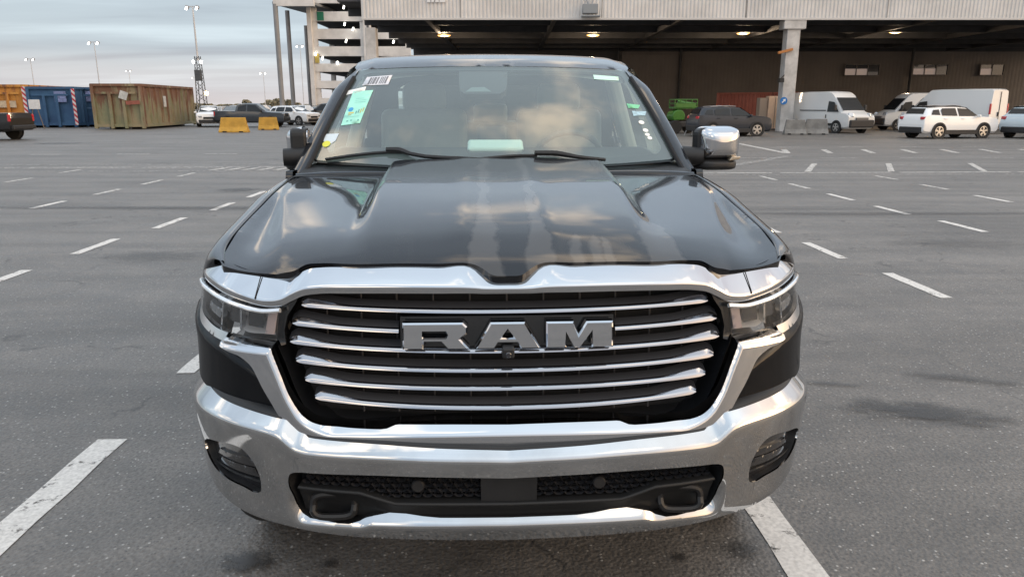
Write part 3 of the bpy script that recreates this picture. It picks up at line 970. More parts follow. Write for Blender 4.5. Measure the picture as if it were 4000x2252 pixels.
def grille_bar(zc0, ze, xe, x0, sg):
    if x0 == 0:
        xs = np.r_[-xe, np.linspace(-xe, xe, 121)[1:-1], xe]
    else:
        xs = sg * np.linspace(x0, xe, 44)
    t = np.abs(xs) / xe
    zz = zc0 + (ze - zc0) * t ** 2
    e = np.clip((np.abs(xs) - (xe - 0.15)) / 0.15, 0, 1)            # the flared ends
    hgt = 0.0112 + 0.0036 * e                                          # front face height
    top = 0.0015 + 0.0075 * sstep(e / 0.85) * (1 - sstep((e - 0.86) / 0.14))                                 # bright top facet opens towards the end
    dep = 0.003 + 0.006 * sstep(e / 0.85) * (1 - sstep((e - 0.86) / 0.14))
    tip = 1 - 0.75 * sstep((e - 0.90) / 0.10)
    s_ = UP.of_x(xs)
    def R_(dz, off):
        return fascia(np.stack([s_, zz + dz], 1), off)
    rails = [R_(-hgt * 0.5 * tip, -0.075), R_(-hgt * 0.5 * tip, -0.024), R_(-hgt * 0.40 * tip, -0.0180), R_(-hgt * 0.1 * tip, -0.0188), R_(hgt * 0.3 * tip, -0.0206), R_(hgt * 0.5 * tip, -0.0240)]
    tp = fascia(np.stack([s_, zz + hgt * 0.5 * tip + top], 1), 0.0)
    x_, y_ = UP.at(s_, 0)
    last = np.stack([tp[:, 0], tp[:, 1] + 0.024 + dep, tp[:, 2]], 1)
    rails.append(last)
    verts = []; faces = []; N = len(xs)
    for r_ in rails: verts += list(r_)
    for i in range(len(rails) - 1):
        for j in range(N - 1):
            faces.append((i * N + j, i * N + j + 1, (i + 1) * N + j + 1, (i + 1) * N + j))
    faces.append(tuple(i * N for i in range(len(rails))))
    faces.append(tuple(i * N + N - 1 for i in reversed(range(len(rails)))))
    o = obj("grille_bar", verts, faces, BARC, T, True, 40)
    # dull black shelf that carries the chrome strip
    b0 = last + np.array([0, 0.0, 0.0015]); b1 = last + np.array([0, 0.030, 0.014]); b2 = last + np.array([0, 0.045, -0.010])
    k2 = obj("bar_shelf", list(b0) + list(b1) + list(b2), [(r * N + j, r * N + j + 1, (r + 1) * N + j + 1, (r + 1) * N + j) for r in range(2) for j in range(N - 1)],
             mat("bar_shelf_grey", (0.035, 0.036, 0.040), 0.38), o, True, 40)
    return o
for (a, b_, c_, d_) in bars:
    if d_ == 0:
        grille_bar(a, b_, c_, 0, 1)
    else:
        grille_bar(a, b_, c_, d_, -1); grille_bar(a, b_, c_, d_, 1)

# ------------------------------------------------------------------ chrome letters
def inset(poly, d):
    P = np.array(poly, float); n = len(P)
    area = 0.5 * sum(P[i][0] * P[(i + 1) % n][1] - P[(i + 1) % n][0] * P[i][1] for i in range(n))
    sgn = 1 if area > 0 else -1
    out_ = []
    for i in range(n):
        a, b, c = P[i - 1], P[i], P[(i + 1) % n]
        e1 = (b - a) / np.linalg.norm(b - a); e2 = (c - b) / np.linalg.norm(c - b)
        n1 = np.array([-e1[1], e1[0]]) * sgn; n2 = np.array([-e2[1], e2[0]]) * sgn
        k = 1 + n1.dot(n2)
        out_.append(b + (n1 + n2) / max(k, 0.35) * d)
    return np.array(out_)
def letter(name, outline, hole, x0, x1, z0, z1):
    f = lambda q: np.array([(x0 + u * (x1 - x0), z0 + v * (z1 - z0)) for u, v in q])
    o2 = f(outline); loops = [o2] + ([f(hole)] if hole else [])
    ins = [inset(loops[0], 0.0042)] + ([inset(loops[1], -0.0035)] if hole else [])
    def lift(P, off):
        P = np.asarray(P, float)
        return fascia(sx(P), off)
    o = panel(name, ins[0], lambda P: lift(P, 0.020), CHROME, T, holes=ins[1:], step=0.008)
    verts = [tuple(v.co) for v in o.data.vertices]; faces = [tuple(p.vertices) for p in o.data.polygons]
    for a, b in zip(loops, ins):
        n = len(a)
        rows = [lift(b, 0.020), lift(a, 0.0145), lift(a, 0.0145), lift(a, -0.010)]
        for q in (0, 2):
            for i in range(n):
                j = (i + 1) % n
                k = len(verts)
                verts += [tuple(rows[q][i]), tuple(rows[q][j]), tuple(rows[q + 1][j]), tuple(rows[q + 1][i])]
                faces.append((k, k + 1, k + 2, k + 3))
    old = o.data
    me = bpy.data.meshes.new(name); me.from_pydata(verts, [], faces); me.materials.append(CHROME); me.shade_flat(); me.update()
    o.data = me
    bpy.data.meshes.remove(old)
    return o
Rl = [(0, 0), (.31, 0), (.31, .27), (.57, .27), (.67, 0), (1.0, 0), (.86, .38), (.965, .60), (.965, .84), (.90, 1), (0, 1)]
Rh = [(.31, .45), (.64, .45), (.66, .55), (.64, .66), (.31, .66)]
Al = [(0, 0), (.30, 0), (.36, .22), (.64, .22), (.70, 0), (1, 0), (.76, 1), (.24, 1)]
Ah = [(.415, .42), (.585, .42), (.50, .70)]
Ml = [(0, 0), (.30, 0), (.30, .58), (.405, 0), (.515, 0), (.68, .60), (.68, 0), (1, 0), (1, 1), (.60, 1), (.485, .52), (.41, 1), (0, 1)]
for nm, q, h3, xa, xb_ in (("badge_letter", Rl, Rh, -.296, -.108), ("badge_letter", Al, Ah, -.094, .093), ("badge_letter", Ml, None, .108, .298)):
    letter(nm, q, h3, xa, xb_, .993, 1.0685)
# badge carrier behind the letters
panel("letter_carrier", sx([(-.308, 1.075), (.308, 1.075), (.308, .988), (-.308, .988)]), lambda P: fascia(P, -0.028), GLOSSBLK, T, step=0.03, flange=rim((0, .03, 0)))
cp = fascia(np.array([(0.0, .990)]), 0.03)[0]
cm = MB().box((cp[0], cp[1], cp[2]), (0.034, 0.04, 0.030)).build("front_camera", BLKPL, T, bevel=0.005)
MB().lathe([(0.0085, 0), (0.0085, -0.004), (0.006, -0.006), (0.001, -0.0062)], 16, Matrix.Translation((cp[0], cp[1] - 0.019, cp[2] - 0.003)) @ Matrix.Rotation(R(90), 4, 'Z')).build("camera_lens", mat("cam_lens", (0.02, 0.02, 0.025), 0.08, coat=1), cm, True)

# ------------------------------------------------------------------ bumper
zt_x = spl([0, .2, .38, .53, .575, .60, .622, .68, .76, .88, .94, 1.04], [.728, .738, .752, .760, .764, .788, .808, .816, .826, .838, .846, .850])
zc_x = spl([0, .2, .38, .56, .60, .625, .65, .69, .77, .88, .95, 1.04], [.695, .702, .710, .714, .721, .738, .757, .768, .775, .778, .777, .775])
zb_x = spl([0, .43, .62, .76, .88, .95, 1.04], [.420, .436, .452, .466, .492, .520, .545])
def ztop(ax):
    d = 0.66 * (zt_x(ax) - zc_x(ax))
    return zt_x(ax) - 0.51 * d
def soft(t, w_):
    return w_ * np.logaddexp(0, t / w_)
def b_off(s, z):
    ax = np.abs(BP.at(s)[0])
    d = 0.66 * (zt_x(ax) - zc_x(ax))
    zc_ = zc_x(ax)
    k = d / np.maximum(ztop(ax) - zc_, 0.004)
    off = -k * soft(z - zc_, 0.0035)
    off = off - 0.10 * soft(zc_ - 0.02 - z, 0.01) * 0.9
    low = soft(0.478 - z, 0.006)
    off = off - 0.35 * low
    # bright lip under the lower opening
    lip = (1 - sstep((ax - 0.60) / 0.05)) * sstep((0.60 - z) / 0.08)
    cz = np.interp(ax, [0, .40, .43, .62], [.478, .484, .470, .470])
    off = off - 0.9 * soft(z - cz, 0.003) * lip
    # soft dimple facets round the fog lamps
    return off
def bumperS(P):
    P = np.asarray(P, float)
    x, y = BP.at(P[:, 0], b_off(P[:, 0], P[:, 1]))
    return np.stack([x, y, P[:, 1]], 1)
s_end = BP.of_y(0.44)
sv = np.linspace(0, s_end, 90)
axv = np.abs(BP.at(sv)[0])
topl = np.stack([sv, ztop(axv)], 1); botl = np.stack([sv, zb_x(axv)], 1)
b_out = np.vstack([full(topl)[::1], full(botl)[::-1]])
op_half = np.vstack([cr([(0, .641), (.20, .648), (.38, .654), (.59, .652)], 5), cr([(.612, .649), (.626, .641), (.633, .626), (.632, .577), (.626, .520), (.613, .499), (.590, .489)], 4), cr([(.57, .488), (.437, .490), (.420, .499), (.397, .507), (.20, .502), (0, .499)], 4)])
op = np.vstack([op_half[:-1], mirx(op_half[::-1])[:-1]])
fog_half = np.array([(.925, .672), (.860, .694), (.800, .702), (.775, .697), (.752, .677), (.732, .637), (.727, .585), (.733, .563), (.750, .556), (.790, .564), (.866, .574), (.912, .590), (.938, .620), (.940, .655)])
fogc = cr(fog_half, 5, True)
def hole_wall(L):
    o_ = []
    for d in (0.003, 0.006):
        x, y = BP.at(L[:, 0], b_off(L[:, 0], L[:, 1]) - d)
        o_.append(np.stack([x, y, L[:, 1]], 1))
    return o_
hole_wall.uv = True
bumper = panel("front_bumper", b_out, bumperS, BUMPC, T, holes=[sx(op, BP), sx(fogc, BP), sx(mirx(fogc), BP)], step=0.0085,
               flange=rim((0, 0.012, 0), (0, 0.05, 0)), hole_flange=hole_wall, label="dusty chrome front bumper")
for lp in (sx(op, BP), sx(fogc, BP), sx(mirx(fogc), BP)):
    lp = subdiv(lp, 0.01)
    rows_ = []
    for d in (0.006, 0.075):
        x, y = BP.at(lp[:, 0], b_off(lp[:, 0], lp[:, 1]) - d)
        rows_.append(np.stack([x, y, lp[:, 1]], 1))
    n_ = len(lp)
    obj("opening_wall", list(rows_[0]) + list(rows_[1]), [(i, (i + 1) % n_, n_ + (i + 1) % n_, n_ + i) for i in range(n_)], BLKPL, bumper)
# black step pad between bumper and grille / corner panels
sv2 = full(np.stack([np.linspace(0, s_end, 70)] * 2, 1))[:, 0]
a2 = np.abs(BP.at(sv2)[0])
def pad(off, dz):
    x, y = BP.at(sv2, b_off(sv2, ztop(a2)) + off)
    return np.stack([x, y, ztop(a2) + dz], 1)
loft("bumper_step_pad", [pad(0.0, -0.012), pad(-0.004, 0.004), pad(-0.05, 0.012), pad(-0.10, 0.012), pad(-0.16, 0.03)], BLKPL, bumper, n=1)
# lower intake: backing, honeycomb, centre pad, ledge, tow hooks, parking sensors
panel("intake_backing", sx(np.array([(u * 1.02, .57 + (v - .57) * 1.1) for u, v in op]), BP), lambda P: np.stack([*BP.at(P[:, 0], -0.085), P[:, 1]], 1), BLKREC, bumper, step=0.05)
def bp3(x, z, off):
    s_ = float(BP.of_x(x)); a, b = BP.at(np.array([s_]), off)
    return (float(a[0]), float(b[0]), z)
hc = MB()
cw, chh = 0.030, 0.0165
for sg in (-1, 1):
    for r_ in range(6):
        for c_ in range(19):
            x = 0.085 + (c_ + (0.5 if r_ % 2 else 0)) * cw
            z = 0.638 - r_ * chh * 0.98
            zmin = np.interp(x, [0, .36, .44, .7], [.556, .560, .592, .598])
            if x > 0.60 or z < zmin + 0.006: continue
            # each cell: a flattened hexagonal ring
            ring = [(x + cw * 0.5 * a, z + chh * 0.62 * b_) for a, b_ in ((-1, 0), (-.42, .72), (.42, .72), (1, 0), (.42, -.72), (-.42, -.72))]
            inn = [(x + cw * 0.40 * a, z + chh * 0.46 * b_ - 0.0012) for a, b_ in ((-1, 0), (-.42, .72), (.42, .72), (1, 0), (.42, -.72), (-.42, -.72))]
            vo = [bp3(sg * a, b_, -0.040) for a, b_ in ring]; vi = [bp3(sg * a, b_, -0.058) for a, b_ in inn]
            hc.add(vo + vi, [(i, (i + 1) % 6, 6 + (i + 1) % 6, 6 + i) for i in range(6)])
h_o = hc.build("intake_honeycomb", mat("intake_black", (0.034, 0.035, 0.040), 0.40), bumper)
h_o['kind'] = 'stuff'
pc = [bp3(x, z, -0.036) for x, z in ((-.082, .646), (.082, .646), (.080, .552), (-.080, .552))]
MB().add(pc, [(0, 1, 2, 3)]).build("intake_centre_pad", BLKPL, bumper)
lx = np.linspace(-0.615, 0.615, 61)
lz = np.interp(np.abs(lx), [0, .33, .43, .62], [.545, .550, .583, .590])
def lrail(off, dz): return np.array([bp3(x, z + dz, off) for x, z in zip(lx, lz)])
loft("intake_ledge", [lrail(-0.07, 0.012), lrail(-0.030, 0.006), lrail(-0.022, 0.0), lrail(-0.030, -0.006), lrail(-0.05, -0.05), lrail(-0.06, -0.09)], mat("intake_ledge_black", (0.008, 0.0085, 0.0095), 0.5), bumper, n=1)
for sg in (-1, 1):
    c = bp3(sg * 0.515, .535, -0.045)
    hk = MB()
    pts = []
    for q in np.linspace(0, 2 * math.pi, 25)[:-1]:
        ca, sa = math.cos(q), math.sin(q)
        pts.append((c[0] + 0.060 * np.sign(ca) * abs(ca) ** 0.6, c[1] - 0.012 * (1 if sa < 0 else 0), c[2] + 0.034 * np.sign(sa) * abs(sa) ** 0.6))
    hk.tube(pts + [pts[0]], 0.011, 8, cap=False)
    hk.build("tow_hook", mat("hook_black", (0.009, 0.009, 0.010), 0.5), bumper, True)
    bk = MB().box((c[0], c[1] + 0.045, c[2]), (0.15, 0.03, 0.085)).build("tow_hook_recess", BLKREC, bumper)
    q = bp3(sg * 0.262, .604, -0.034)
    MB().lathe([(0.0, -0.004), (0.016, -0.004), (0.019, 0.0), (0.019, 0.02)], 20, Matrix.Translation(q) @ Matrix.Rotation(R(90), 4, 'Z')).build("parking_sensor", mat("sensor_grey", (0.013, 0.013, 0.014), 0.55), bumper, True)
# fog lamps
for sg in (-1, 1):
    fo = fogc.copy(); fo[:, 0] *= sg
    c = np.array([fo[:, 0].mean(), fo[:, 1].mean()])
    fo2 = c + (fo - c) * 1.03
    fl = panel("fog_lamp", sx(fo2, BP), lambda P: np.stack([*BP.at(P[:, 0], b_off(P[:, 0], P[:, 1]) - 0.070), P[:, 1]], 1), GLOSSBLK, bumper, step=0.02)
    panel("fog_lamp_cover", sx(fo2, BP), lambda P: np.stack([*BP.at(P[:, 0], b_off(P[:, 0], P[:, 1]) - 0.026), P[:, 1]], 1), FOGDK, fl, step=0.02)
    for (za, zb2, m_) in ((.655, .632, FOGDK), (.628, .600, FOGDK)):
        pts = [(.758, za), (.890, za - .004), (.905, zb2), (.745, zb2)]
        pp = [(sg * a, b_) for a, b_ in pts]
        panel("fog_lamp_element", sx(pp, BP), lambda P: np.stack([*BP.at(P[:, 0], b_off(P[:, 0], P[:, 1]) - 0.019), P[:, 1]], 1), m_, fl, step=0.012, flange=rim((0, 0.02, 0)))
    sl_ = [(sg * a, b_) for a, b_ in ((.735, .592), (.93, .600), (.93, .594), (.735, .584))]
    panel("fog_lamp_blade", sx(sl_, BP), lambda P: np.stack([*BP.at(P[:, 0], b_off(P[:, 0], P[:, 1]) - 0.015), P[:, 1]], 1), BLKPL, fl, step=0.012, flange=rim((0, 0.03, 0)))

# ------------------------------------------------------------------ headlamps and corner panels
sC = float(UP.of_x(0.965))
def lampx(x, sg): return sg * float(UP.of_x(x))
LT = [(.650, 1.100), (.70, 1.093), (.76, 1.100), (.85, 1.113), (.92, 1.121), (.965, 1.124)]
LB = [(.662, 1.004), (.74, 1.004), (.80, 1.003), (.835, 1.010), (.88, 1.019), (.93, 1.030), (.965, 1.038)]
for sg in (-1, 1):
    def sq(pts, extra):
        return [(sg * float(UP.of_x(a)), b_) for a, b_ in pts] + [(sg * (sC + e), z) for e, z in extra]
    top_ = sq(LT, [(.05, 1.124), (.11, 1.122), (.165, 1.112)])
    bot_ = sq(LB, [(.05, 1.050), (.11, 1.066), (.165, 1.085)])
    outl = np.vstack([cr(top_, 4), cr(bot_[::-1], 4)])
    hl = panel("headlight", outl, lambda P: fascia(P, 0.0), LENS, T, step=0.02, flange=rim((0, 0.02, 0)))
    panel("lamp_housing", outl, lambda P: fascia(P, -0.062 + 0.018 * np.sin(P[:, 1] * 90)), mat("lamp_housing_grey", (0.62, 0.625, 0.63), 0.35, coat=0.5), hl, step=0.02)
    # bright light guide under the chrome strip
    lgp = [(sg * float(UP.of_x(a)), b_) for a, b_ in ((.646, 1.094), (.70, 1.088), (.76, 1.094), (.85, 1.106), (.92, 1.114), (.965, 1.117))] + [(sg * (sC + e), z) for e, z in ((.05, 1.117), (.11, 1.114), (.15, 1.108))]
    gpc = fascia(cr(lgp, 4), 0.004)
    MB().tube([tuple(p) for p in gpc], 0.0068, 8).build("light_guide", mat("light_guide_white", (0.82, 0.83, 0.84), 0.12, metal=0.65, coat=1), hl, True)
    # turn-signal block at the inner end
    ts = sx([(sg * a, b_) for a, b_ in ((.664, 1.080), (.692, 1.080), (.706, 1.018), (.676, 1.018))])
    panel("turn_signal", ts, lambda P: fascia(P, -0.012), mat("signal_pinkgrey", (0.42, 0.33, 0.31), 0.2, coat=1), hl, step=0.01, flange=rim((0, 0.03, 0)))
    # two projector modules and a side reflector
    for (xa, xb_, za, zb2) in ((.715, .770, 1.080, 1.030), (.790, .850, 1.088, 1.034)):
        bxp = sx([(sg * a, b_) for a, b_ in ((xa, za), (xb_, za + .006), (xb_ + .006, zb2), (xa + .008, zb2 - .002))])
        md_ = panel("lamp_module", bxp, lambda P: fascia(P, -0.030), mat("lamp_module_dark", (0.035, 0.036, 0.040), 0.12, metal=0.3, coat=1), hl, step=0.012, flange=rim((0, 0.04, 0)))
    bxp = sx([(sg * a, b_) for a, b_ in ((.875, 1.066), (.95, 1.073), (.955, 1.052), (.885, 1.038))])
    panel("side_reflector", bxp, lambda P: fascia(P, -0.016), mat("reflector_grey", (0.30, 0.31, 0.32), 0.2, metal=0.5), hl, step=0.012, flange=rim((0, 0.03, 0)))
    for xa in (.783, .866):
        dv = sx([(sg * xa, 1.098), (sg * (xa + .007), 1.098), (sg * (xa + .012), 1.02), (sg * (xa + .005), 1.02)])
        panel("lamp_divider", dv, lambda P: fascia(P, -0.014), CHROME2, hl, step=0.01, flange=rim((0, 0.04, 0)))
    # dull lower strip under the outer half of the lamp
    lo1 = sq([(.824, 1.010), (.88, 1.015), (.93, 1.025), (.965, 1.033)], [(.05, 1.045), (.11, 1.060)])
    lo2 = sq([(.836, .984), (.88, .990), (.93, 1.000), (.965, 1.010)], [(.05, 1.026), (.11, 1.046)])
    panel("lamp_lower_strip", np.vstack([cr(lo1, 4), cr(lo2[::-1], 4)]), lambda P: fascia(P, 0.006 - 0.25 * np.maximum(P[:, 1] - 1.0, -0.02)), CHROME2, hl, step=0.012, flange=rim((0, 0.03, 0)))
    # black corner panel with a raised upper edge
    ctop = sq([(.700, .895), (.718, .930), (.750, .955), (.80, .967), (.84, .980), (.90, .990), (.965, 1.004)], [(.05, 1.022), (.11, 1.042), (.16, 1.056)])
    cbot = sq([(.600, .762), (.66, .785), (.76, .800), (.87, .810), (.965, .820)], [(.06, .826), (.12, .83), (.16, .83)])
    cin = sq([(.618, .785), (.655, .840), (.685, .885)], [])
    co = np.vstack([cr(ctop, 4), np.array(cbot)[::-1], np.array(cin)])
    def c_off(s, z):
        a = np.abs(s)
        zr = np.interp(a, [UP.of_x(.70), UP.of_x(.76), UP.of_x(.84), UP.of_x(.92), sC, sC + .16], [.890, .922, .952, .968, .982, 1.03])
        return 0.012 - 0.75 * soft(z - zr, 0.003) - 0.16 * soft(zr - 0.012 - z, 0.005) * np.exp(-np.maximum(zr - z, 0) / 0.10)
    panel("corner_panel", co, fasciaO(c_off), mat("corner_gloss_black", (0.005, 0.0055, 0.007), 0.6, spec=0.02, coat=0.5, coat_rough=0.03), T, step=0.014, flange=rim((0, 0.03, 0)))

# ------------------------------------------------------------------ fenders
fy = np.array([0.40, 0.47, 0.55, 0.65, 0.78, 0.92, 1.06, 1.20, 1.34, 1.46])
vy = fy
for sg in (-1, 1):
    hs = np.interp(fy, [0.40, .52, .70, .85, 1.05, 1.34, 1.46], [.872, .884, .893, .893, .890, .890, .890]) + 0.006
    # same height as the hood edge at that place
    zz = []
    for x, y in zip(hs, fy):
        vs = np.linspace(0.1, 1.5, 600)
        yy = hoodS(np.stack([np.full(600, x), vs], 1))
        zz.append(float(np.interp(y, yy[:, 1], yy[:, 2])))
    zz = np.array(zz)
    arch = 0.42 + np.sqrt(np.maximum(0.505 ** 2 - (fy - 0.99) ** 2, 0.0))
    arch = np.where(np.abs(fy - 0.99) > 0.49, 0.52, arch)
    low = np.where(fy < 0.52, 0.84, np.maximum(arch, 0.5))
    xo = np.interp(fy, [.40, .47, .55, .70, .95, 1.46], [.950, .974, .996, 1.016, 1.03, 1.02])
    xs1 = np.interp(fy, [.40, .47, .60, .8, 1.1, 1.46], [.925, .945, .960, .966, .966, .955])
    zz[0] = 1.203; zz[1] = max(zz[1], 1.222)
    rails = [np.stack([hs, fy, zz - 0.03], 1), np.stack([hs, fy, zz], 1), np.stack([hs + (xs1 - hs) * .5, fy, zz - 0.006], 1), np.stack([xs1, fy, zz - 0.030], 1), np.stack([(xs1 + xo) / 2 + .008, fy, zz - 0.085], 1),
             np.stack([xo, fy, zz - 0.17], 1), np.stack([xo + .004, fy, (zz - .17 + low) / 2], 1), np.stack([xo + 0.004, fy, low], 1), np.stack([xo - 0.03, fy, low + 0.005], 1)]
    for i_, (r_, dz_) in enumerate(zip(rails, (-.03, 0, -.002, -.004, -.012, -.09, None, None, None))):
        # the front edge follows the plan curve of the chrome bar
        xf = [.876, .876, .905, .930, .950, .950, .958, .958, .94][i_]
        r_[0, 0] = xf * (1 - .045 * sstep((xf - .74) / .22)); r_[0, 1] = .176 + float(np.interp(xf, UP.x, UP.y)) + (0.0 if i_ < 5 else .02)
        if dz_ is not None: r_[0, 2] = 1.203 + dz_
    rails = [r_ * np.array([sg, 1, 1]) for r_ in rails]
    loft("fender", rails, PAINT, T, n=4, smooth_across=4)

# ------------------------------------------------------------------ windshield, cab
def ws(P):
    """(u,v): u = lateral (-.85..+.85), v = up the glass (0..0.95)"""
    a = P[:, 0] / 0.85; b = P[:, 1] / 0.95
    x = a * (0.862 - 0.132 * b)
    y = 1.40 + 0.80 * b + (0.23 - 0.11 * b) * a ** 2
    z = 1.395 + 0.470 * b + 0.018 * np.sin(np.pi * np.clip(b, 0, 1)) + (0.020 - 0.034 * b) * a ** 2
    return np.stack([x, y, z], 1)
wsn = np.array([0, -0.0027, 0.0045]) / np.linalg.norm([0, -0.0027, 0.0045])
def rr(x0, x1, y0, y1, r_, n=5):
    pts = []
    for (cx_, cy_, a0) in ((x1 - r_, y1 - r_, 0), (x0 + r_, y1 - r_, 90), (x0 + r_, y0 + r_, 180), (x1 - r_, y0 + r_, 270)):
        for k in range(n + 1):
            q = R(a0 + 90 * k / n)
            pts.append((cx_ + r_ * math.cos(q), cy_ + r_ * math.sin(q)))
    return np.array(pts)
shield = panel("windshield", rr(-.845, .845, .0, .945, .04), ws, WGLASS, T, step=0.05)
panel("glass_border", rr(-.85, .85, -.01, .955, .04), lambda P: ws(P) - 0.006 * wsn, mat("frit_black", (0.006, 0.006, 0.007), 0.3), shield, holes=[rr(-.800, .800, .055, .905, .07)], step=0.04)
# sensor housing behind the top of the glass
sh = [(-.210, .905), (.085, .905), (.078, .78), (.064, .682), (.030, .640), (-.165, .640), (-.190, .672), (-.203, .78)]
hs_ = panel("sensor_housing", sh, lambda P: ws(P) - 0.012 * wsn, mat("housing_grey", (0.075, 0.068, 0.075), 0.6), shield, step=0.04, flange=rim((0, 0.02, -0.01), (0, 0.02, -0.02)))
panel("sensor_window", [(-.160, .656), (-.015, .656), (-.055, .708), (-.128, .704)], lambda P: ws(P) - 0.009 * wsn, mat("sensor_win", (0.20, 0.22, 0.22), 0.3), hs_, step=0.03)
# stickers and papers on the glass
def sticker(name, pts, m_, lab=None, lift=0.002, parent=None):
    return panel(name, pts, lambda P: ws(P) + lift * wsn, m_, parent or shield, step=0.04, label=lab)
st = sticker("barcode_sticker", [(-.765, .719), (-.609, .725), (-.607, .844), (-.762, .828)], mat("label_white", (0.66, 0.66, 0.69), 0.5), "white barcode label at the top corner of the glass")
for k in range(22):
    wdt = random.choice([.0018, .0030, .0018, .0040])
    xk = -.742 + k * 0.0052
    za_, zb_ = .732 + (xk + .765) * .04, .816 + (xk + .765) * .08
    sticker("barcode_bar", [(xk, za_), (xk + wdt, za_), (xk + wdt + .002, zb_), (xk + .002, zb_)], mat("ink", (0.05, 0.05, 0.06), 0.6), None, 0.003, st)
sticker("white_strip", [(-.832, .607), (-.732, .657), (-.736, .706), (-.833, .661)], PAPER, "white tape strip beside the barcode label")
gs = sticker("green_label", [(-.775, .295), (-.680, .322), (-.683, .662), (-.799, .648)], mat("label_mint", (0.38, 0.80, 0.66), 0.6, var=0.08, vscale=10), "pale green paper form taped behind the glass")
def gpt(a, b):  # bilinear inside the green form
    A, B_, C_, D_ = np.array((-.775, .295)), np.array((-.680, .322)), np.array((-.683, .662)), np.array((-.799, .648))
    return tuple((A * (1 - a) + B_ * a) * (1 - b) + (D_ * (1 - a) + C_ * a) * b)
cd = [gpt(.24 + .13 * math.cos(q), .42 + .06 * math.sin(q)) for q in np.linspace(0, 2 * math.pi, 14)[:-1]]
sticker("blue_dot", cd, mat("label_blue", (0.05, 0.32, 0.62), 0.6), None, 0.003, gs)
for (a0, a1, b0, b1, c_) in ((.18, .46, .30, .335, (0.62, 0.50, 0.12)), (.18, .36, .255, .275, (0.45, 0.42, 0.15)), (.55, .60, .28, .36, (0.10, 0.30, 0.28)), (.66, .71, .30, .40, (0.12, 0.28, 0.25)), (.77, .82, .29, .41, (0.5, 0.42, 0.1)),
                              (.88, .93, .32, .44, (0.5, 0.42, 0.1)), (.22, .32, .08, .11, (0.12, 0.35, 0.32)), (.42, .50, .09, .12, (0.12, 0.35, 0.32)), (.80, .88, .07, .11, (0.12, 0.35, 0.32)), (.15, .80, .20, .207, (0.15, 0.4, 0.35)), (.30, .85, .62, .628, (0.2, 0.5, 0.45)), (.30, .85, .68, .688, (0.2, 0.5, 0.45)), (.30, .7, .74, .748, (0.2, 0.5, 0.45))):
    sticker("form_print", [gpt(a0, b0), gpt(a1, b0), gpt(a1, b1), gpt(a0, b1)], mat("ink_%d%d" % (c_[0] * 100, c_[1] * 100), c_, 0.6), None, 0.003, gs)
sticker("white_label", [(-.830, .153), (-.782, .137), (-.769, .163), (-.767, .224), (-.836, .214)], mat("label_bluewhite", (0.62, 0.70, 0.74), 0.6))
sticker("yellow_dot", [(-.808 + .020 * math.cos(q), .131 + .026 * math.sin(q)) for q in np.linspace(0, 2 * math.pi, 14)[:-1]], mat("label_yellow", (0.72, 0.70, 0.08), 0.6), None, 0.003)
sticker("mint_strip", [(.600, .794), (.755, .784), (.767, .838), (.608, .852)], mat("label_mint2", (0.55, 0.80, 0.70), 0.6))
sticker("green_sticker", [(.720, .466), (.777, .459), (.799, .496), (.722, .512)], mat("label_green", (0.20, 0.58, 0.34), 0.6))
sticker("blue_sticker", [(.727, .386), (.796, .388), (.814, .428), (.732, .435)], mat("label_paleblue", (0.45, 0.66, 0.76), 0.6, var=0.4, vscale=40))
for (cx_, cy_, r_) in ((.754, .323, .016), (.755, .250, .015), (.754, .212, .013), (.758, .182, .013)):
    sticker("white_dot", [(cx_ + r_ * math.cos(q), cy_ + r_ * 1.1 * math.sin(q)) for q in np.linspace(0, 2 * math.pi, 12)[:-1]], PAPER)
# wipers
def wpt(u, v, l):
    return tuple((ws(np.array([(u, v)])) + l * wsn)[0])
for (pts, arm) in (([(-.775, .016), (-.645, .062), (-.495, .097), (-.40, .10)], [(-.50, .105), (-.44, .105), (-.385, .080), (-.10, .05), (.05, .02)]),
                   ([(-.15, .050), (.09, .085), (.18, .085)], [(.17, .092), (.27, .085), (.36, .055), (.485, .025)])):
    wb = MB().tube([wpt(a, b - .014, 0.008) for a, b in cr(pts, 5)], 0.0075, 6).build("wiper", BLKPL, T, True)
    ap = cr(arm, 4)
    MB().tube([wpt(a, b - .016, 0.018) for a, b in ap], list(np.interp(np.arange(len(ap)), [0, 4, 8, len(ap)], [0.012, 0.014, 0.010, 0.008])), 6).build("wiper_arm", BLKPL, wb, True)
# cowl
cwl = [(-.88, 1.365), (.88, 1.365), (.88, 1.66), (.4, 1.52), (0, 1.46), (-.4, 1.52), (-.88, 1.66)]
panel("cowl", cwl, lambda P: np.stack([P[:, 0], P[:, 1], 1.362 + 0.10 * (P[:, 1] - 1.37)], 1), BLKPL, T, step=0.06)
for sg in (-1, 1):
    rails = [np.array([(.470, 1.398, 1.345), (.62, 1.390, 1.345), (.78, 1.385, 1.342), (.875, 1.385, 1.335)]), np.array([(.472, 1.402, 1.372), (.62, 1.396, 1.373), (.78, 1.394, 1.370), (.880, 1.396, 1.364)]),
             np.array([(.472, 1.418, 1.379), (.62, 1.412, 1.380), (.78, 1.412, 1.377), (.884, 1.418, 1.371)]), np.array([(.472, 1.44, 1.365), (.62, 1.436, 1.366), (.78, 1.440, 1.365), (.880, 1.448, 1.362)])]
    loft("cowl_side_strip", [r_ * np.array([sg, 1, 1]) for r_ in rails], PAINT, T, n=6, smooth_across=3)
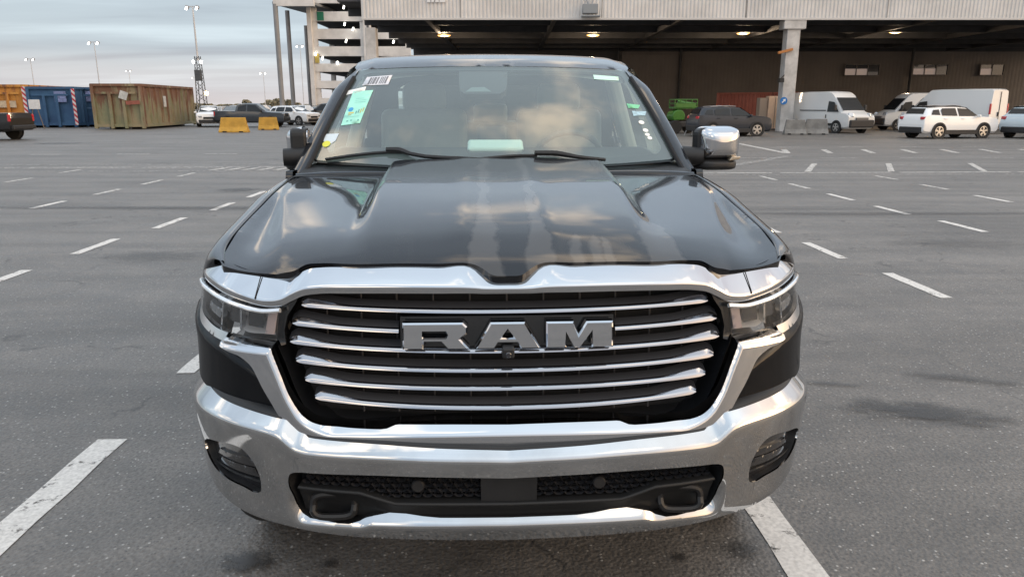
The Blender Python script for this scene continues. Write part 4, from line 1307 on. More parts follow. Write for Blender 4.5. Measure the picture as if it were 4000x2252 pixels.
# roof
def roofS(P):
    x, y = P[:, 0], P[:, 1]
    zf = spl([2.15, 2.22, 2.30, 2.42, 2.60, 2.90, 3.30, 3.62], [1.845, 1.872, 1.898, 1.926, 1.948, 1.958, 1.948, 1.905])(y - 0.12 * (x / .73) ** 2)
    return np.stack([x, y, zf - 0.014 * np.abs(x / .73) ** 2.6 - 0.016 * sstep((np.abs(x) - .66) / .11)], 1)
ro = [(0, 2.190)] + [(x, 2.190 + 0.12 * (x / .73) ** 2) for x in np.linspace(.05, .735, 14)] + [(.765, 2.42), (.775, 2.8), (.775, 3.3), (.765, 3.58), (.6, 3.62), (0, 3.63)]
ro = np.array(ro)
panel("roof", np.vstack([ro[:-1], mirx(ro[::-1])[:-1]]), roofS, PAINT, T, step=0.04, flange=rim((0, 0, -0.03)))
# A-pillars, doors, rear cab, bed
for sg in (-1, 1):
    v = np.linspace(-0.16, 1.0, 9) * 0.95
    e = ws(np.stack([np.full(9, .846), v], 1))
    g0 = e + np.array([-.004, -0.004, 0.004]); g1 = e + np.array([.020, .012, .016]); g2 = e + np.array([.056, .040, .018]); g3 = e + np.array([.072, .11, -.012]); g4 = e + np.array([.060, .16, -.035])
    k_ = (1 - .75 * sstep((v / .95 - .72) / .28))[:, None]
    g1, g2, g3, g4 = [e + (g_ - e) * k_ - np.array([0, 0, .010]) * (1 - k_) for g_ in (g1, g2, g3, g4)]
    rails = [g0, g1, g2, g3, g4]
    loft("a_pillar", [r_ * np.array([sg, 1, 1]) for r_ in rails], PAINT, T, n=4, smooth_across=4)
    g5 = e + np.array([-.014, -.004, .0075]); g6 = e + np.array([.004, .001, .0085])
    mm = MB().tube([tuple(p * np.array([sg, 1, 1])) for p in cr((g5 + g6)[:-1] / 2, 3)], 0.011, 6).build("windshield_moulding", BLKREC, T, True)
    # side glass and doors
    def sideS(P):
        y, z = P[:, 0], P[:, 1]
        t_ = np.clip((z - 1.36) / .53, 0, 1)
        x = np.where(z > 1.36, .945 - .185 * t_ ** 1.15, .945 + .075 * sstep((1.36 - z) / .3))
        return np.stack([sg * x, y, z], 1)
    panel("side_glass", [(1.72, 1.375), (2.30, 1.78), (2.55, 1.835), (3.35, 1.84), (3.52, 1.75), (3.56, 1.375)], sideS, SGLASS, T, step=0.06)
    panel("roof_rail", [(2.25, 1.77), (2.52, 1.84), (3.36, 1.845), (3.60, 1.74), (3.62, 1.37), (3.72, 1.37), (3.68, 1.80), (3.5, 1.905), (2.6, 1.905), (2.34, 1.85)], lambda P: sideS(P) + np.array([sg * .004, 0, 0]), PAINT, T, step=0.05)
    for (ya, yb) in ((1.475, 2.66), (2.67, 3.72)):
        d_ = panel("door", [(ya, .50), (yb, .50), (yb, 1.375), (ya, 1.375)], sideS, PAINT, T, step=0.05, flange=rim((-sg * .03, 0, 0)))
        MB().box((sg * 1.035, yb - .16, 1.21), (.025, .20, .03)).build("door_handle", CHROME, d_, bevel=.008)
    MB().box((sg * .93, 2.6, .40), (.16, 2.2, .10)).build("running_board", BLKPL, T, bevel=.03)
    # bed side
    panel("bed_side", [(3.75, .50), (5.85, .55), (5.85, 1.42), (3.75, 1.42)], lambda P: np.stack([np.full(len(P), sg * 1.02) - sg * .03 * np.clip((P[:, 1] - 1.2) / .22, 0, 1) ** 2, P[:, 0], P[:, 1]], 1), PAINT, T,
          holes=[np.array([(4.66 + .5 * math.cos(q), .50 + .02 + .44 * math.sin(q)) for q in np.linspace(0.05, math.pi - .05, 20)])], step=0.06, flange=rim((-sg * .06, 0, 0)))
MB().box((0, 4.8, 1.0), (1.92, 2.1, .06)).box((0, 5.83, 1.05), (1.92, .05, .70)).build("bed", PAINT, T)
MB().box((0, 2.6, .42), (1.86, 2.3, .10)).box((0, 1.2, .75), (1.20, 1.5, .55)).build("chassis", BLKREC, T)
MB().box((0, .45, .62), (1.30, .5, .30)).build("radiator_support", BLKREC, T)
MB().box((0, .40, .505), (1.46, .44, .03)).box((0, 1.05, .46), (1.36, .9, .03)).box((0, 3.6, .50), (1.7, 4.3, .04)).box((0, .17, .44), (1.30, .04, .06)).build("underbody_shade_plate", BLKREC, T)  # plates added under the truck to darken the ground there
for sg in (-1, 1):
    MB().prism([(.99 + .49 * math.cos(q), .42 + .49 * math.sin(q)) for q in np.linspace(-.1, math.pi + .1, 20)], .45, .70, lambda u, v, t_: (sg * t_, u, v)).build("wheel_arch_liner", BLKREC, T)
# back wall of the cab with the rear window
def backS(P): return np.stack([P[:, 0], 3.60 + .10 * (1.9 - P[:, 1]), P[:, 1]], 1)
panel("cab_back", rr(-.90, .90, .7, 1.9, .06), backS, PAINT, T, holes=[rr(-.66, .66, 1.38, 1.80, .06)], step=0.08)
panel("rear_window", rr(-.67, .67, 1.37, 1.81, .06), lambda P: backS(P) + np.array([0, -.005, 0]), SGLASS, T, step=0.1)
# wheels
def make_wheel(parent, loc, sg, rad=.415, wid=.28, rimr=.26, spokes=6):
    t = MB().lathe([(rimr, -wid/2 + .02), (rad - .06, -wid/2), (rad - .02, -wid/2 + .02), (rad, -wid/2 + .06), (rad, wid/2 - .06), (rad - .02, wid/2 - .02), (rad - .06, wid/2), (rimr, wid/2 - .02)], 36, Matrix.Translation(loc), close=False)
    wh = t.build("wheel", RUBBER, parent, True)
    rm = MB().lathe([(rimr, sg*wid*.5 - sg*.02), (rimr - .03, sg*wid*.32), (rimr - .035, -sg*wid*.4)], 30, Matrix.Translation(loc), close=False)
    for k in range(spokes):
        q = 2 * math.pi * k / spokes
        M = Matrix.Translation(loc) @ Matrix.Rotation(q, 4, 'X')
        vs = [M @ Vector(p) for p in ((sg*wid*.42, -.03, .05), (sg*wid*.42, .03, .05), (sg*wid*.40, .045, rimr - .01), (sg*wid*.40, -.045, rimr - .01), (sg*wid*.28, -.03, .05), (sg*wid*.28, .03, .05), (sg*wid*.28, .045, rimr - .01), (sg*wid*.28, -.045, rimr - .01))]
        rm.add(vs, [(0, 1, 2, 3), (7, 6, 5, 4), (0, 4, 5, 1), (1, 5, 6, 2), (2, 6, 7, 3), (3, 7, 4, 0)])
    rm.lathe([(.07, sg*wid*.28), (.07, sg*wid*.44), (.04, sg*wid*.47)], 18, Matrix.Translation(loc))
    rm.build("rim", mat("alloy", (0.55, 0.56, 0.57), 0.25, metal=0.9), wh, True, 40)
    return wh
for y in (.99, 4.66):
    for sg in (-1, 1):
        make_wheel(T, (sg * .88, y, .415), sg)
# mirrors
def mirror(sg, fold):
    g = MB()
    base = (sg * .965, 1.72, 1.455)
    arm = MB().tube([(sg * .90, 1.74, 1.425), (sg * .955, 1.725, 1.420), (sg * 1.01, 1.715, 1.420)], [.045, .046, .042], 14).build("mirror", BLKPL, T, True)
    # head in local axes: X out, Y back, Z up; origin at the pivot
    M = Matrix.Translation((sg * .975, 1.715, 1.375)) @ Matrix.Rotation(sg * fold, 4, 'Z')
    def shell(name, m_, x0, x1, z0, z1, yf, yb, ex, parent, front_only=False, grow=0.0):
        nu, nv = 28, 20
        V = []; F = []
        for i in range(nu + 1):
            for j in range(nv + 1):
                a = -1 + 2 * i / nu; b = -1 + 2 * j / nv
                # squared dome: front face bulges forward, edges wrap back
                r_ = max(abs(a), abs(b))
                k = (abs(a) ** ex + abs(b) ** ex) ** (1 / ex)
                sc = r_ / k if k > 0 else 1
                xx = a * sc; zz_ = b * sc
                d = 1 - (1 - min(r_, 1) ** 3.2) ** (1 / 2.2)
                V.append(M @ Vector((sg * ((x0 + x1) / 2 + xx * ((x1 - x0) / 2 + grow)), yf + d * (yb - yf), (z0 + z1) / 2 + zz_ * ((z1 - z0) / 2 + grow))))
        for i in range(nu):
            for j in range(nv):
                q = i * (nv + 1) + j
                F.append((q, q + 1, q + nv + 2, q + nv + 1))
        return obj(name, V, F, m_, parent, True)
    hb = MB().prism(rr(.004, .205, .000, .180, .035, 4), .0, .075, lambda u, v, t_: M @ Vector((sg * u, t_, v))).build("mirror_shell", BLKPL, arm, bevel=.012)
    shell("mirror_cap", CHROME, .012, .226, .022, .186, -.058 if sg > 0 else -.026, .055, 6.0, arm)
    shell("mirror_skirt", BLKPL, .000, .220, -.026, .034, -.050 if sg > 0 else -.036, .055, 4.0, arm)
    gl_ = MB().prism(rr(.018, .190, .012, .168, .03, 4), .076, .080, lambda u, v, t_: M @ Vector((sg * u, t_, v))).build("mirror_glass", CHROME, arm)
    il = MB().prism([(.150, .030), (.205, .036), (.209, .052), (.165, .050)], -.060, -.03, lambda u, v, t_: M @ Vector((sg * u, t_ + .012, v - .006))).build("mirror_indicator", mat("indicator_clear", (0.42, 0.36, 0.28), 0.2, metal=.6, coat=1), arm, bevel=.004)
mirror(1, R(6))
mirror(-1, R(82))

# ------------------------------------------------------------------ cab interior
def pod(name, pts, m_, parent=None, bevel=.02):
    b_ = MB()
    for c_, d_, rx in pts:
        b_.box(c_, d_, 0, rx)
    return b_.build(name, m_, parent or T, True, 60, bevel, 3)
dash = pod("dashboard", [((0, 1.90, 1.395), (1.62, .46, .07), R(4)), ((0, 2.06, 1.27), (1.60, .22, .22), R(10))], DASH)
pod("dash_top_pad", [((0, 1.72, 1.395), (1.50, .20, .03), R(5))], DASH, dash)
pod("centre_screen", [((-.01, 2.03, 1.50), (.16, .04, .13), R(-10))], mat("screen_dark", (0.03, 0.034, 0.04), 0.3), dash)
pod("paper_pad", [((.0, 1.76, 1.468), (.27, .10, .030), R(24))], mat("paper_mint", (0.75, 0.86, 0.78), 0.6), dash)
swm = MB()
cpts = []
Msw = Matrix.Translation((.40, 2.14, 1.345)) @ Matrix.Rotation(R(-66), 4, 'X')
for q in np.linspace(0, 2 * math.pi, 33):
    cpts.append(tuple(Msw @ Vector((.195 * math.cos(q), .195 * math.sin(q), 0))))
swm.tube(cpts, .016, 8, cap=False)
swm.box(tuple(Msw @ Vector((0, 0, 0))), (.16, .05, .12), 0, R(-66))
swm.box(tuple(Msw @ Vector((0, 0, 0))), (.36, .03, .04), 0, R(-66))
swm.build("steering_wheel", mat("wheel_leather", (0.10, 0.10, 0.10), 0.5), T, True, 50)
for sx_ in (-.42, .42):
    st_ = pod("front_seat", [((sx_, 2.50, .98), (.54, .56, .18), R(4)), ((sx_, 2.80, 1.33), (.53, .16, .62), R(-12))], SEAT, None, .05)
    pod("head_restraint", [((sx_, 2.88, 1.705), (.27, .11, .18), R(-6))], SEAT, st_, .05)
    for dx in (-.06, .06):
        MB().tube([(sx_ + dx, 2.87, 1.60), (sx_ + dx, 2.875, 1.66)], .007, 6).build("headrest_post", CHROME2, st_, True)
pod("centre_console", [((0, 2.45, 1.02), (.28, .85, .26), 0)], mat("console_grey", (0.20, 0.20, 0.195), 0.6), None, .03)
rs_ = pod("rear_bench", [((0, 3.15, .98), (1.45, .5, .2), 0), ((0, 3.44, 1.28), (1.45, .14, .55), R(-10))], SEAT, None, .05)
for x in (-.45, 0, .45):
    pod("rear_headrest", [((x, 3.49, 1.60), (.24, .08, .14), 0)], SEAT, rs_, .03)
panel("headliner", [(-.70, 2.24), (.70, 2.24), (.72, 3.55), (-.72, 3.55)], lambda P: roofS(P) - np.array([0, 0, .05]), LINER, T, step=0.1)
for sg in (-1, 1):
    MB().box((sg * .80, 2.74, 1.58), (.07, .16, .56), 0, 0, -sg * R(17)).build("b_pillar_trim", LINER, T, bevel=.02)
    MB().box((sg * .89, 2.5, 1.02), (.06, 1.9, .66)).build("door_trim", mat("trim_grey", (0.24, 0.235, 0.225), 0.7), T, bevel=.02)
MB().box((0, 2.7, .84), (1.75, 1.9, .03)).build("cab_floor", DASH, T)

# ================================================================== warehouse hall
CLAD = mat("cladding_light", (0.66, 0.64, 0.62), 0.55, var=0.16, vscale=0.6, metal=0.0)
CONC = mat("concrete_pale", (0.56, 0.545, 0.53), 0.8, var=0.3, vscale=1.3, bump=0.1, bscale=8)
STEEL = mat("steel_dark", (0.055, 0.056, 0.060), 0.6, var=0.3, vscale=1)
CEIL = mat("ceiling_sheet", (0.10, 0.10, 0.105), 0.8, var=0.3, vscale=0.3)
WALLM = mat("wall_cladding_brown", (0.185, 0.168, 0.158), 0.75, var=0.2, vscale=0.25)
hall = empty("warehouse_hall", (10, 48.7, 0), 0, "large warehouse hall with pale corrugated fascia and open front behind the truck", "warehouse")
def hp(o):
    o.parent = hall; o.matrix_parent_inverse = Matrix.Translation(hall.location).inverted()
    return o
def corrugated(name, x0, x1, z0, z1, y, pitch, depth, m, flip=1):
    V = []; F = []
    n = int((x1 - x0) / pitch)
    xs = []
    for k in range(n):
        a = x0 + k * pitch
        xs += [(a, 0), (a + pitch * .30, 0), (a + pitch * .45, depth), (a + pitch * .85, depth)]
    xs.append((x1, 0))
    for (x, d) in xs:
        V.append((x, y - flip * d, z0)); V.append((x, y - flip * d, z1))
    for i in range(len(xs) - 1):
        F.append((2*i, 2*i+2, 2*i+3, 2*i+1))
    return obj(name, V, F, m, None, False)
hp(corrugated("fascia_sheet", -9.4, 62, 6.95, 12.0, 48.7, .235, .045, CLAD))
hp(MB().box((26.3, 48.74, 6.90), (71.4, .22, .12)).build("fascia_trim", mat("trim_pale", (0.56, 0.545, 0.53), 0.6)))
hp(MB().box((26.3, 48.95, 9.4), (71.4, .3, 5.0)).build("fascia_core", STEEL))
# eaves line seams of the sheet runs
for k, x in enumerate((-3.2, 5.6, 14.6, 23.4, 32.2)):
    hp(MB().box((x, 48.66, 9.4), (.05, .03, 4.9)).build("fascia_joint", mat("joint_grey", (0.26, 0.25, 0.24), 0.7)))
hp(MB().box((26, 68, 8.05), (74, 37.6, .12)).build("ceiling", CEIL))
for k in range(7):
    hp(MB().box((26, 52.5 + k * 5.6, 7.72), (74, .24, .50)).build("roof_beam", STEEL))
for k in range(9):
    hp(MB().box((-6 + k * 9.0, 67, 7.62), (.30, 36, .36)).build("roof_girder", STEEL))
# columns of the open front
for nm, x in (("a", -8.92), ("b", 17.75), ("c", 44.4)):
    c = MB().box((x, 49.2, 3.2), (.82 if x > 0 else .66, .8, 6.4)).build("hall_column", CONC, None, bevel=.03)
    hp(c)
    if x > 0:
        k = MB().box((x, 49.15, 6.58), (1.38, .96, .55)).build("column_head", CONC, None, bevel=.03); hp(k)
cb = at(3062, 200, 48.7)
hp(MB().box((cb.x + .1, 48.72, cb.z), (.95, .16, .16), 0, 0, R(-14)).build("orange_bracket", mat("bracket_orange", (0.42, 0.17, 0.05), 0.6), None, bevel=.02))
cb = at(3050, 314, 48.6)
hp(MB().box((cb.x, 48.6, cb.z), (.28, .45, .25)).tube([(cb.x, 48.6, cb.z + .1), (cb.x + .3, 48.85, cb.z + .35)], .04, 6).build("column_camera", mat("camera_black", (0.02, 0.02, 0.02), 0.5), None))
# round blue direction sign on the column
sg_c = at(3063, 394, 48.6)
rs = empty("direction_sign", (sg_c.x, 48.66, sg_c.z), 0, "round blue direction sign with white arrow on the pale column", "sign")
MB().lathe([(.235, 0), (.235, .02)], 28, Matrix.Rotation(R(90), 4, 'Z')).build("sign_disc", mat("sign_blue", (0.02, 0.16, 0.45), 0.5), rs, True, 40)
MB().prism([(-.035, -.16), (.035, -.16), (.035, .02), (.11, .02), (0, .16), (-.11, .02), (-.035, .02)], -.004, -.012, lambda u, v, t_: (u * .75 + v * .65, t_, v * .75 - u * .65)).build("sign_arrow", mat("sign_white", (0.75, 0.75, 0.75), 0.5), rs)
# back wall with cladding, dark doorway, sliding door, seams and windows
hp(corrugated("back_wall", 11.9, 64, 0, 8.0, 86.0, .42, .007, WALLM))
hp(MB().box((0.5, 86.2, 4), (23, .2, 8)).build("dark_doorway_panel", mat("doorway_shade", (0.065, 0.066, 0.072), 0.7, var=0.3, vscale=0.3), None))  # flat panel coloured dark for the shade inside a deep doorway
hp(corrugated("sliding_door", at(2430, 230, 85.6).x, at(2650, 230, 85.6).x, 0, 7.1, 85.55, .42, .006, mat("sliding_door_grey", (0.185, 0.166, 0.154), 0.7, var=0.15, vscale=0.4)))
for px in (2655, 3555, 2412):
    x = at(px, 300, 85.4).x
    hp(MB().tube([(x, 85.35, 0), (x, 85.35, 8.0)], .17, 8).build("downpipe", STEEL, None, True))
LITB = mat("lit_blind", (0.60, 0.50, 0.46), 0.8, emit=(1.0, 0.80, 0.70), estr=0.07)
WDK = mat("window_dark", (0.02, 0.021, 0.023), 0.15, coat=1)
for (xa, pane, ya, yb, lit) in ((3302, 43.5, 252, 295, (1, 1, 0)), (3569, 43.5, 252, 293, (1, 1, 0)), (3832, 43.5, 252, 294, (1, 0))):
    n = len(lit)
    p0 = at(xa, ya, 85.7); p1 = at(xa + pane * n, yb, 85.7)
    wr = MB()
    wdt = (p1.x - p0.x) / n
    for k in range(n + 1):
        wr.box((p0.x + k * wdt, 85.72, (p0.z + p1.z) / 2), (.07, .12, p0.z - p1.z + .14))
    for z in (p0.z, p1.z):
        wr.box(((p0.x + p1.x) / 2, 85.72, z), (p1.x - p0.x + .07, .12, .07))
    wo = wr.build("window", mat("window_frame_grey", (0.20, 0.185, 0.175), 0.6), None); hp(wo)
    for k in range(n):
        pn = MB().box((p0.x + (k + .5) * wdt, 85.80, (p0.z + p1.z) / 2), (wdt - .07, .04, p0.z - p1.z - .07)).build("pane", WDK, wo)
        pn.matrix_parent_inverse = wo.matrix_world.inverted() if False else Matrix.Identity(4)
        if lit[k]:
            h = (p0.z - p1.z) * .56
            MB().box((p0.x + (k + .5) * wdt, 85.765, p1.z + h / 2 + .05), (wdt - .10, .02, h)).build("blind", LITB, wo)
# hanging high-bay lamps (lit)
LAMPE = mat("lamp_glow", (1, 0.9, 0.7), 0.5, emit=(1.0, 0.80, 0.45), estr=14.0)
LAMPR = mat("lamp_reflector", (0.65, 0.36, 0.12), 0.45, emit=(1.0, 0.50, 0.14), estr=0.9)
labs = ["leftmost of the four lit high-bay lamps under the hall roof", "second lit high-bay lamp from the left, above the truck's roof", "third lit high-bay lamp from the left, left of the pale column", "rightmost lit high-bay lamp, right of the pale column"]
for k, (px, py) in enumerate(((1735, 138), (2316, 137), (2903, 130), (3498, 125))):
    p = at(px, py, 65)
    la = empty("high_bay_lamp", (p.x, p.y, p.z), 0, labs[k], "lamp", "high-bay lamps under the hall roof")
    MB().lathe([(.06, .62), (.14, .55), (.20, .40), (.30, .22), (.52, .02), (.55, 0)], 24, Matrix.Rotation(R(-90), 4, 'Y'), close=False).build("lamp_shade", mat("shade_grey", (0.22, 0.21, 0.20), 0.4, metal=0.5), la, True)
    MB().lathe([(.54, 0.0), (.50, -.05), (.30, -.10), (.01, -.12)], 24, Matrix.Rotation(R(-90), 4, 'Y'), close=False).build("lamp_diffuser", LAMPR, la, True)
    MB().box((.10, -.62, .42), (.22, .05, .55), 0, 0, R(24)).build("lamp_tube", LAMPE, la, bevel=.02)
    MB().tube([(0, 0, .6), (0, 0, 8.0 - p.z)], .025, 6).build("lamp_rod", STEEL, la, True)
    l = bpy.data.lights.new("high_bay_light", 'POINT'); l.energy = 230; l.color = (1.0, 0.74, 0.50); l.shadow_soft_size = .4
    lo = bpy.data.objects.new("lamp_bulb", l); lo.location = (0, 0, -.35); link(lo, la)
# flood light / camera box on the fascia, lettering above it
f_ = at(2305, 36, 48.3)
fl = MB().box((f_.x, 48.25, f_.z), (.95, .42, .55)).box((f_.x + .05, 48.3, f_.z - .42), (1.15, .5, .10)).tube([(f_.x - .1, 48.3, f_.z + .2), (f_.x - .25, 48.6, f_.z + .75)], .05, 6).tube([(f_.x + .1, 48.3, f_.z + .2), (f_.x + .2, 48.6, f_.z + .6)], .05, 6).build("fascia_floodlight", mat("flood_grey", (0.24, 0.26, 0.28), 0.5), None, bevel=.03)
tag(fl, "grey floodlight box fixed to the corrugated fascia above the truck", "floodlight")
a = at(1668, 10, 48.6); b_ = at(1742, 10, 48.6)
lt = empty("fascia_lettering", (a.x, 48.6, a.z), 0, "row of white letters cut off at the top of the fascia", "lettering")
wl_ = b_.x - a.x
for k, pts in enumerate(([(0, 0), (.18, 0), (.18, .9), (0, .9)], [(.24, 0), (.36, 0), (.52, .9), (.42, .9), (.34, .35), (.30, .9), (.20, .9)], [(.44, 0), (.62, 0), (.62, .9), (.50, .9)], [(.66, .0), (.96, 0), (.99, .2), (.86, .2), (1.0, .9), (.80, .9), (.80, .2), (.68, .2)])):
    MB().prism([(u * wl_, v * .9) for u, v in pts], -.03, .02, lambda u, v, t_: (u, t_, v)).build("fascia_letter", mat("letter_white", (0.72, 0.72, 0.72), 0.5), lt)

# ================================================================== multi-storey car park and canopy
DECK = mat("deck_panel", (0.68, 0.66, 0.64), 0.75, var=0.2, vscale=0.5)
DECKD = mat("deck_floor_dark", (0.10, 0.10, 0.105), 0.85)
cpk = empty("car_park", (-24, 122, 0), 0, "pale multi-storey car park with lit decks behind the hall corner", "car park")
def cp_(o):
    o.parent = cpk; o.matrix_parent_inverse = Matrix.Translation(cpk.location).inverted(); return o
YF = 120.0
xl = at(1222, 200, YF).x; xr = at(1432, 200, YF).x; xr2 = at(1604, 200, YF).x
bands = [(-30, 14), (46, 84), (113, 153), (182, 220), (249, 281), (316, 346), (383, 408)]
for k, (ya, yb) in enumerate(bands):
    za = at(1300, ya, YF).z; zb = at(1300, yb, YF).z
    x1 = xr2 if k in (3, 4, 5, 6) else (at(1560, 150, YF).x if k == 2 else xr)
    if k == 2:
        cp_(MB().prism([(xl, zb), (x1, zb), (at(1505, 115, YF).x, za), (xl, za)], YF, YF + .25, lambda u, v, t_: (u, t_, v)).build("deck_spandrel", DECK))
    else:
        cp_(MB().box(((xl + x1) / 2, YF, (za + zb) / 2), (x1 - xl, .25, za - zb)).build("deck_spandrel", DECK, None, bevel=.02))
        cp_(MB().box(((xl + x1) / 2, YF + 22, (za + zb) / 2), (x1 - xl, .25, za - zb)).build("deck_spandrel", DECK, None))
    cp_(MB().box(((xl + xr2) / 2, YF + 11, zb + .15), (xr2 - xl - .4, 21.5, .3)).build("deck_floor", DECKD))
for x in (xl + .45, xr - .5, xr2 - .4):
    for y in (YF + .3, YF + 11, YF + 21.6):
        cp_(MB().box((x, y, 8.8), (.75, .55, 17.6)).build("deck_column", DECK))
for x in np.linspace(xl + 1.5, xr - 2, 4):
    cp_(MB().box((x, YF + 21.5, 8.8), (.5, .4, 17.6)).build("deck_column", DECK))
cp_(MB().box((xl - .15, YF - .35, 9), (.62, .7, 18)).build("deck_stair_tower", DECK))
cp_(MB().box((xr + .3, YF - .3, 9), (1.1, .8, 18)).build("deck_stair_tower", DECK))
for k in range(5):
    z = at(1430, 32 + 67 * k, YF).z
    cp_(MB().box((xr + .48, YF - .72, z), (.34, .06, 1.0)).build("stair_opening", DECKD))
g0 = at(1236, 46, YF - .4); g1 = at(1264, 80, YF - .4)
cp_(MB().box(((g0.x + g1.x) / 2, YF - .2, (g0.z + g1.z) / 2), (g1.x - g0.x, .08, g0.z - g1.z)).build("green_panel", mat("panel_green", (0.02, 0.17, 0.10), 0.6)))
y0_ = at(1228, 210, YF - .4); y1_ = at(1248, 246, YF - .4)
cp_(MB().box(((y0_.x + y1_.x) / 2, YF - .25, (y0_.z + y1_.z) / 2), (y1_.x - y0_.x, .08, y0_.z - y1_.z)).build("yellow_panel", mat("panel_yellow", (0.42, 0.32, 0.08), 0.6)))
LED = mat("led_white", (1, 1, 1), 0.5, emit=(1.0, 0.97, 0.86), estr=3.0)
for (px, py) in ((1343, 29), (1346, 95), (1379, 114), (1352, 161), (1318, 246), (1260, 228), (1537, 164), (1233, 212), (1218, 215)):
    p = at(px, py, YF - .5)
    cp_(MB().box(tuple(p), (.22, .10, .50), 0, 0, R(16)).build("deck_light", LED))
# high canopy on slender columns beside the car park
can = empty("high_canopy", (-36, 116, 0), 0, "high flat canopy on three slender grey columns left of the car park", "canopy")
def cn_(o):
    o.parent = can; o.matrix_parent_inverse = Matrix.Translation(can.location).inverted(); return o
c1 = at(1063, 18, 115); c2 = at(1222, 18, 115)
cn_(MB().box(((c1.x + c2.x) / 2 + .2, 115, c1.z + 1.2), (c2.x - c1.x, .5, 2.9)).build("canopy_beam", DECK))
b1 = at(1215, 112, 139)
z1 = c1.z - .2
cn_(MB().add([(c1.x, 115.1, z1 + .25), (c2.x, 115.1, z1 + .25), (c2.x + .3, 139, b1.z + 2.0), (c1.x + .8, 139, b1.z + 2.0), (c1.x, 115.1, z1 + .6), (c2.x, 115.1, z1 + .6), (c2.x + .3, 139, b1.z + 2.4), (c1.x + .8, 139, b1.z + 2.4)],
        [(0, 3, 2, 1), (4, 5, 6, 7), (0, 1, 5, 4), (1, 2, 6, 5), (2, 3, 7, 6), (3, 0, 4, 7)]).build("canopy_soffit", mat("soffit_grey", (0.20, 0.21, 0.22), 0.8)))
for (px, py, Y, r_) in ((1075, 25, 115, .36), (1122, 50, 121.7, .34), (1195, 108, 131.5, .33)):
    p = at(px, py, Y)
    cn_(MB().tube([(p.x, Y, 0), (p.x, Y, p.z + .3)], r_, 14).build("canopy_column", mat("column_grey", (0.24, 0.24, 0.245), 0.6, var=.2, vscale=.4), None, True))

# ================================================================== lamp masts
HEADE = mat("mast_lamp_glow", (1, 1, 1), 0.5, emit=(1.0, 0.98, 0.92), estr=6.0)
POLE = mat("pole_grey", (0.46, 0.46, 0.47), 0.6)  # grey lightened to put distance haze into the colour
def mast(px, py, Y, lab, lattice=False, size=1.0, dim=False):
    p = at(px, py, Y)
    m_ = empty("light_mast", (p.x, Y, 0), 0, lab, "light mast", "light masts over the lot")
    h = p.z
    if lattice:
        MB().tube([(0, 0, h * .52), (0, 0, h)], [.15, .10], 8).build("mast_pole", POLE, m_, True)
        lt_ = MB()
        w0, w1 = .62, .30; H1 = h * .56
        for sx_ in (-1, 1):
            for sy_ in (-1, 1):
                lt_.tube([(sx_ * w0, sy_ * w0, 0), (sx_ * w1, sy_ * w1, H1)], .055, 5)
        nseg = 12
        for k in range(nseg):
            za, zb = H1 * k / nseg, H1 * (k + 1) / nseg
            wa, wb = w0 + (w1 - w0) * k / nseg, w0 + (w1 - w0) * (k + 1) / nseg
            s_ = 1 if k % 2 else -1
            lt_.tube([(-s_ * wa, -wa, za), (s_ * wb, -wb, zb)], .035, 4); lt_.tube([(s_ * wa, wa, za), (-s_ * wb, wb, zb)], .035, 4)
            lt_.tube([(-wa, s_ * wa, za), (-wb, -s_ * wb, zb)], .035, 4); lt_.tube([(wa, -s_ * wa, za), (wb, s_ * wb, zb)], .035, 4)
        lt_.build("mast_lattice", STEEL, m_, True)
        z_ = at(788, 295, Y).z
        MB().box((0, -.3, z_), (.85, .7, 1.5)).build("mast_cabinet", mat("cabinet_dark", (0.06, 0.065, 0.07), 0.5), m_, bevel=.05)
        z2 = at(785, 243, Y).z
        for sx_ in (-1, 1):
            MB().box((sx_ * .55, -.2, z2), (.30, .2, .42), 0, 0, R(12 * sx_)).build("work_lamp", HEADE, m_, bevel=.05)
        z3 = at(808, 365, Y).z
        MB().lathe([(.02, -.3), (.25, -.2), (.28, 0), (.22, .22), (.02, .3)], 16, Matrix.Translation((.95, -.4, z3)) @ Matrix.Rotation(R(90), 4, 'Y')).build("amber_lamp", mat("amber_glow", (1, .7, .3), .5, emit=(1.0, 0.66, 0.25), estr=5.0), m_, True)
    else:
        MB().tube([(0, 0, 0), (0, 0, h)], [.11 * size, .06 * size], 8).build("mast_pole", POLE, m_, True)
    MB().box((0, 0, h), (1.7 * size, .14, .12)).build("mast_crossarm", POLE, m_)
    for sx_ in (-1, 1):
        hd = MB().box((sx_ * .72 * size, -.15, h - .1), (.46 * size, .4, .40 * size), 0, R(-30), R(14)).build("lamp_head", mat("head_grey", (0.25, 0.25, 0.26), 0.5), m_, bevel=.05)
        MB().box((sx_ * .72 * size, -.46, h - .28), (.26 * size, .08, .40 * size), 0, R(-18), R(14)).build("lamp_face", HEADE if not dim else mat("mast_lamp_dim", (1, 1, 1), 0.5, emit=(1.0, 0.95, 0.88), estr=2.5), hd, bevel=.03)
mast(752, 27, 110, "tall lattice light mast with twin bright lamps above the parked cars", True)
mast(367, 165, 150, "twin lamp mast rising behind the rusty container", size=1.15)
mast(118, 230, 205, "far faint twin lamp mast above the blue container", size=1.3, dim=True)
mast(503, 275, 250, "small far mast right of the rusty container's left corner", size=1.0, dim=True)
mast(1028, 284, 230, "single far lamp mast left of the canopy columns", size=1.0)
mast(1172, 178, 175, "far lamp mast between the canopy columns", size=.9)
mast(760, 302, 300, "tiny far lamp mast beside the lattice mast", size=1.0, dim=True)

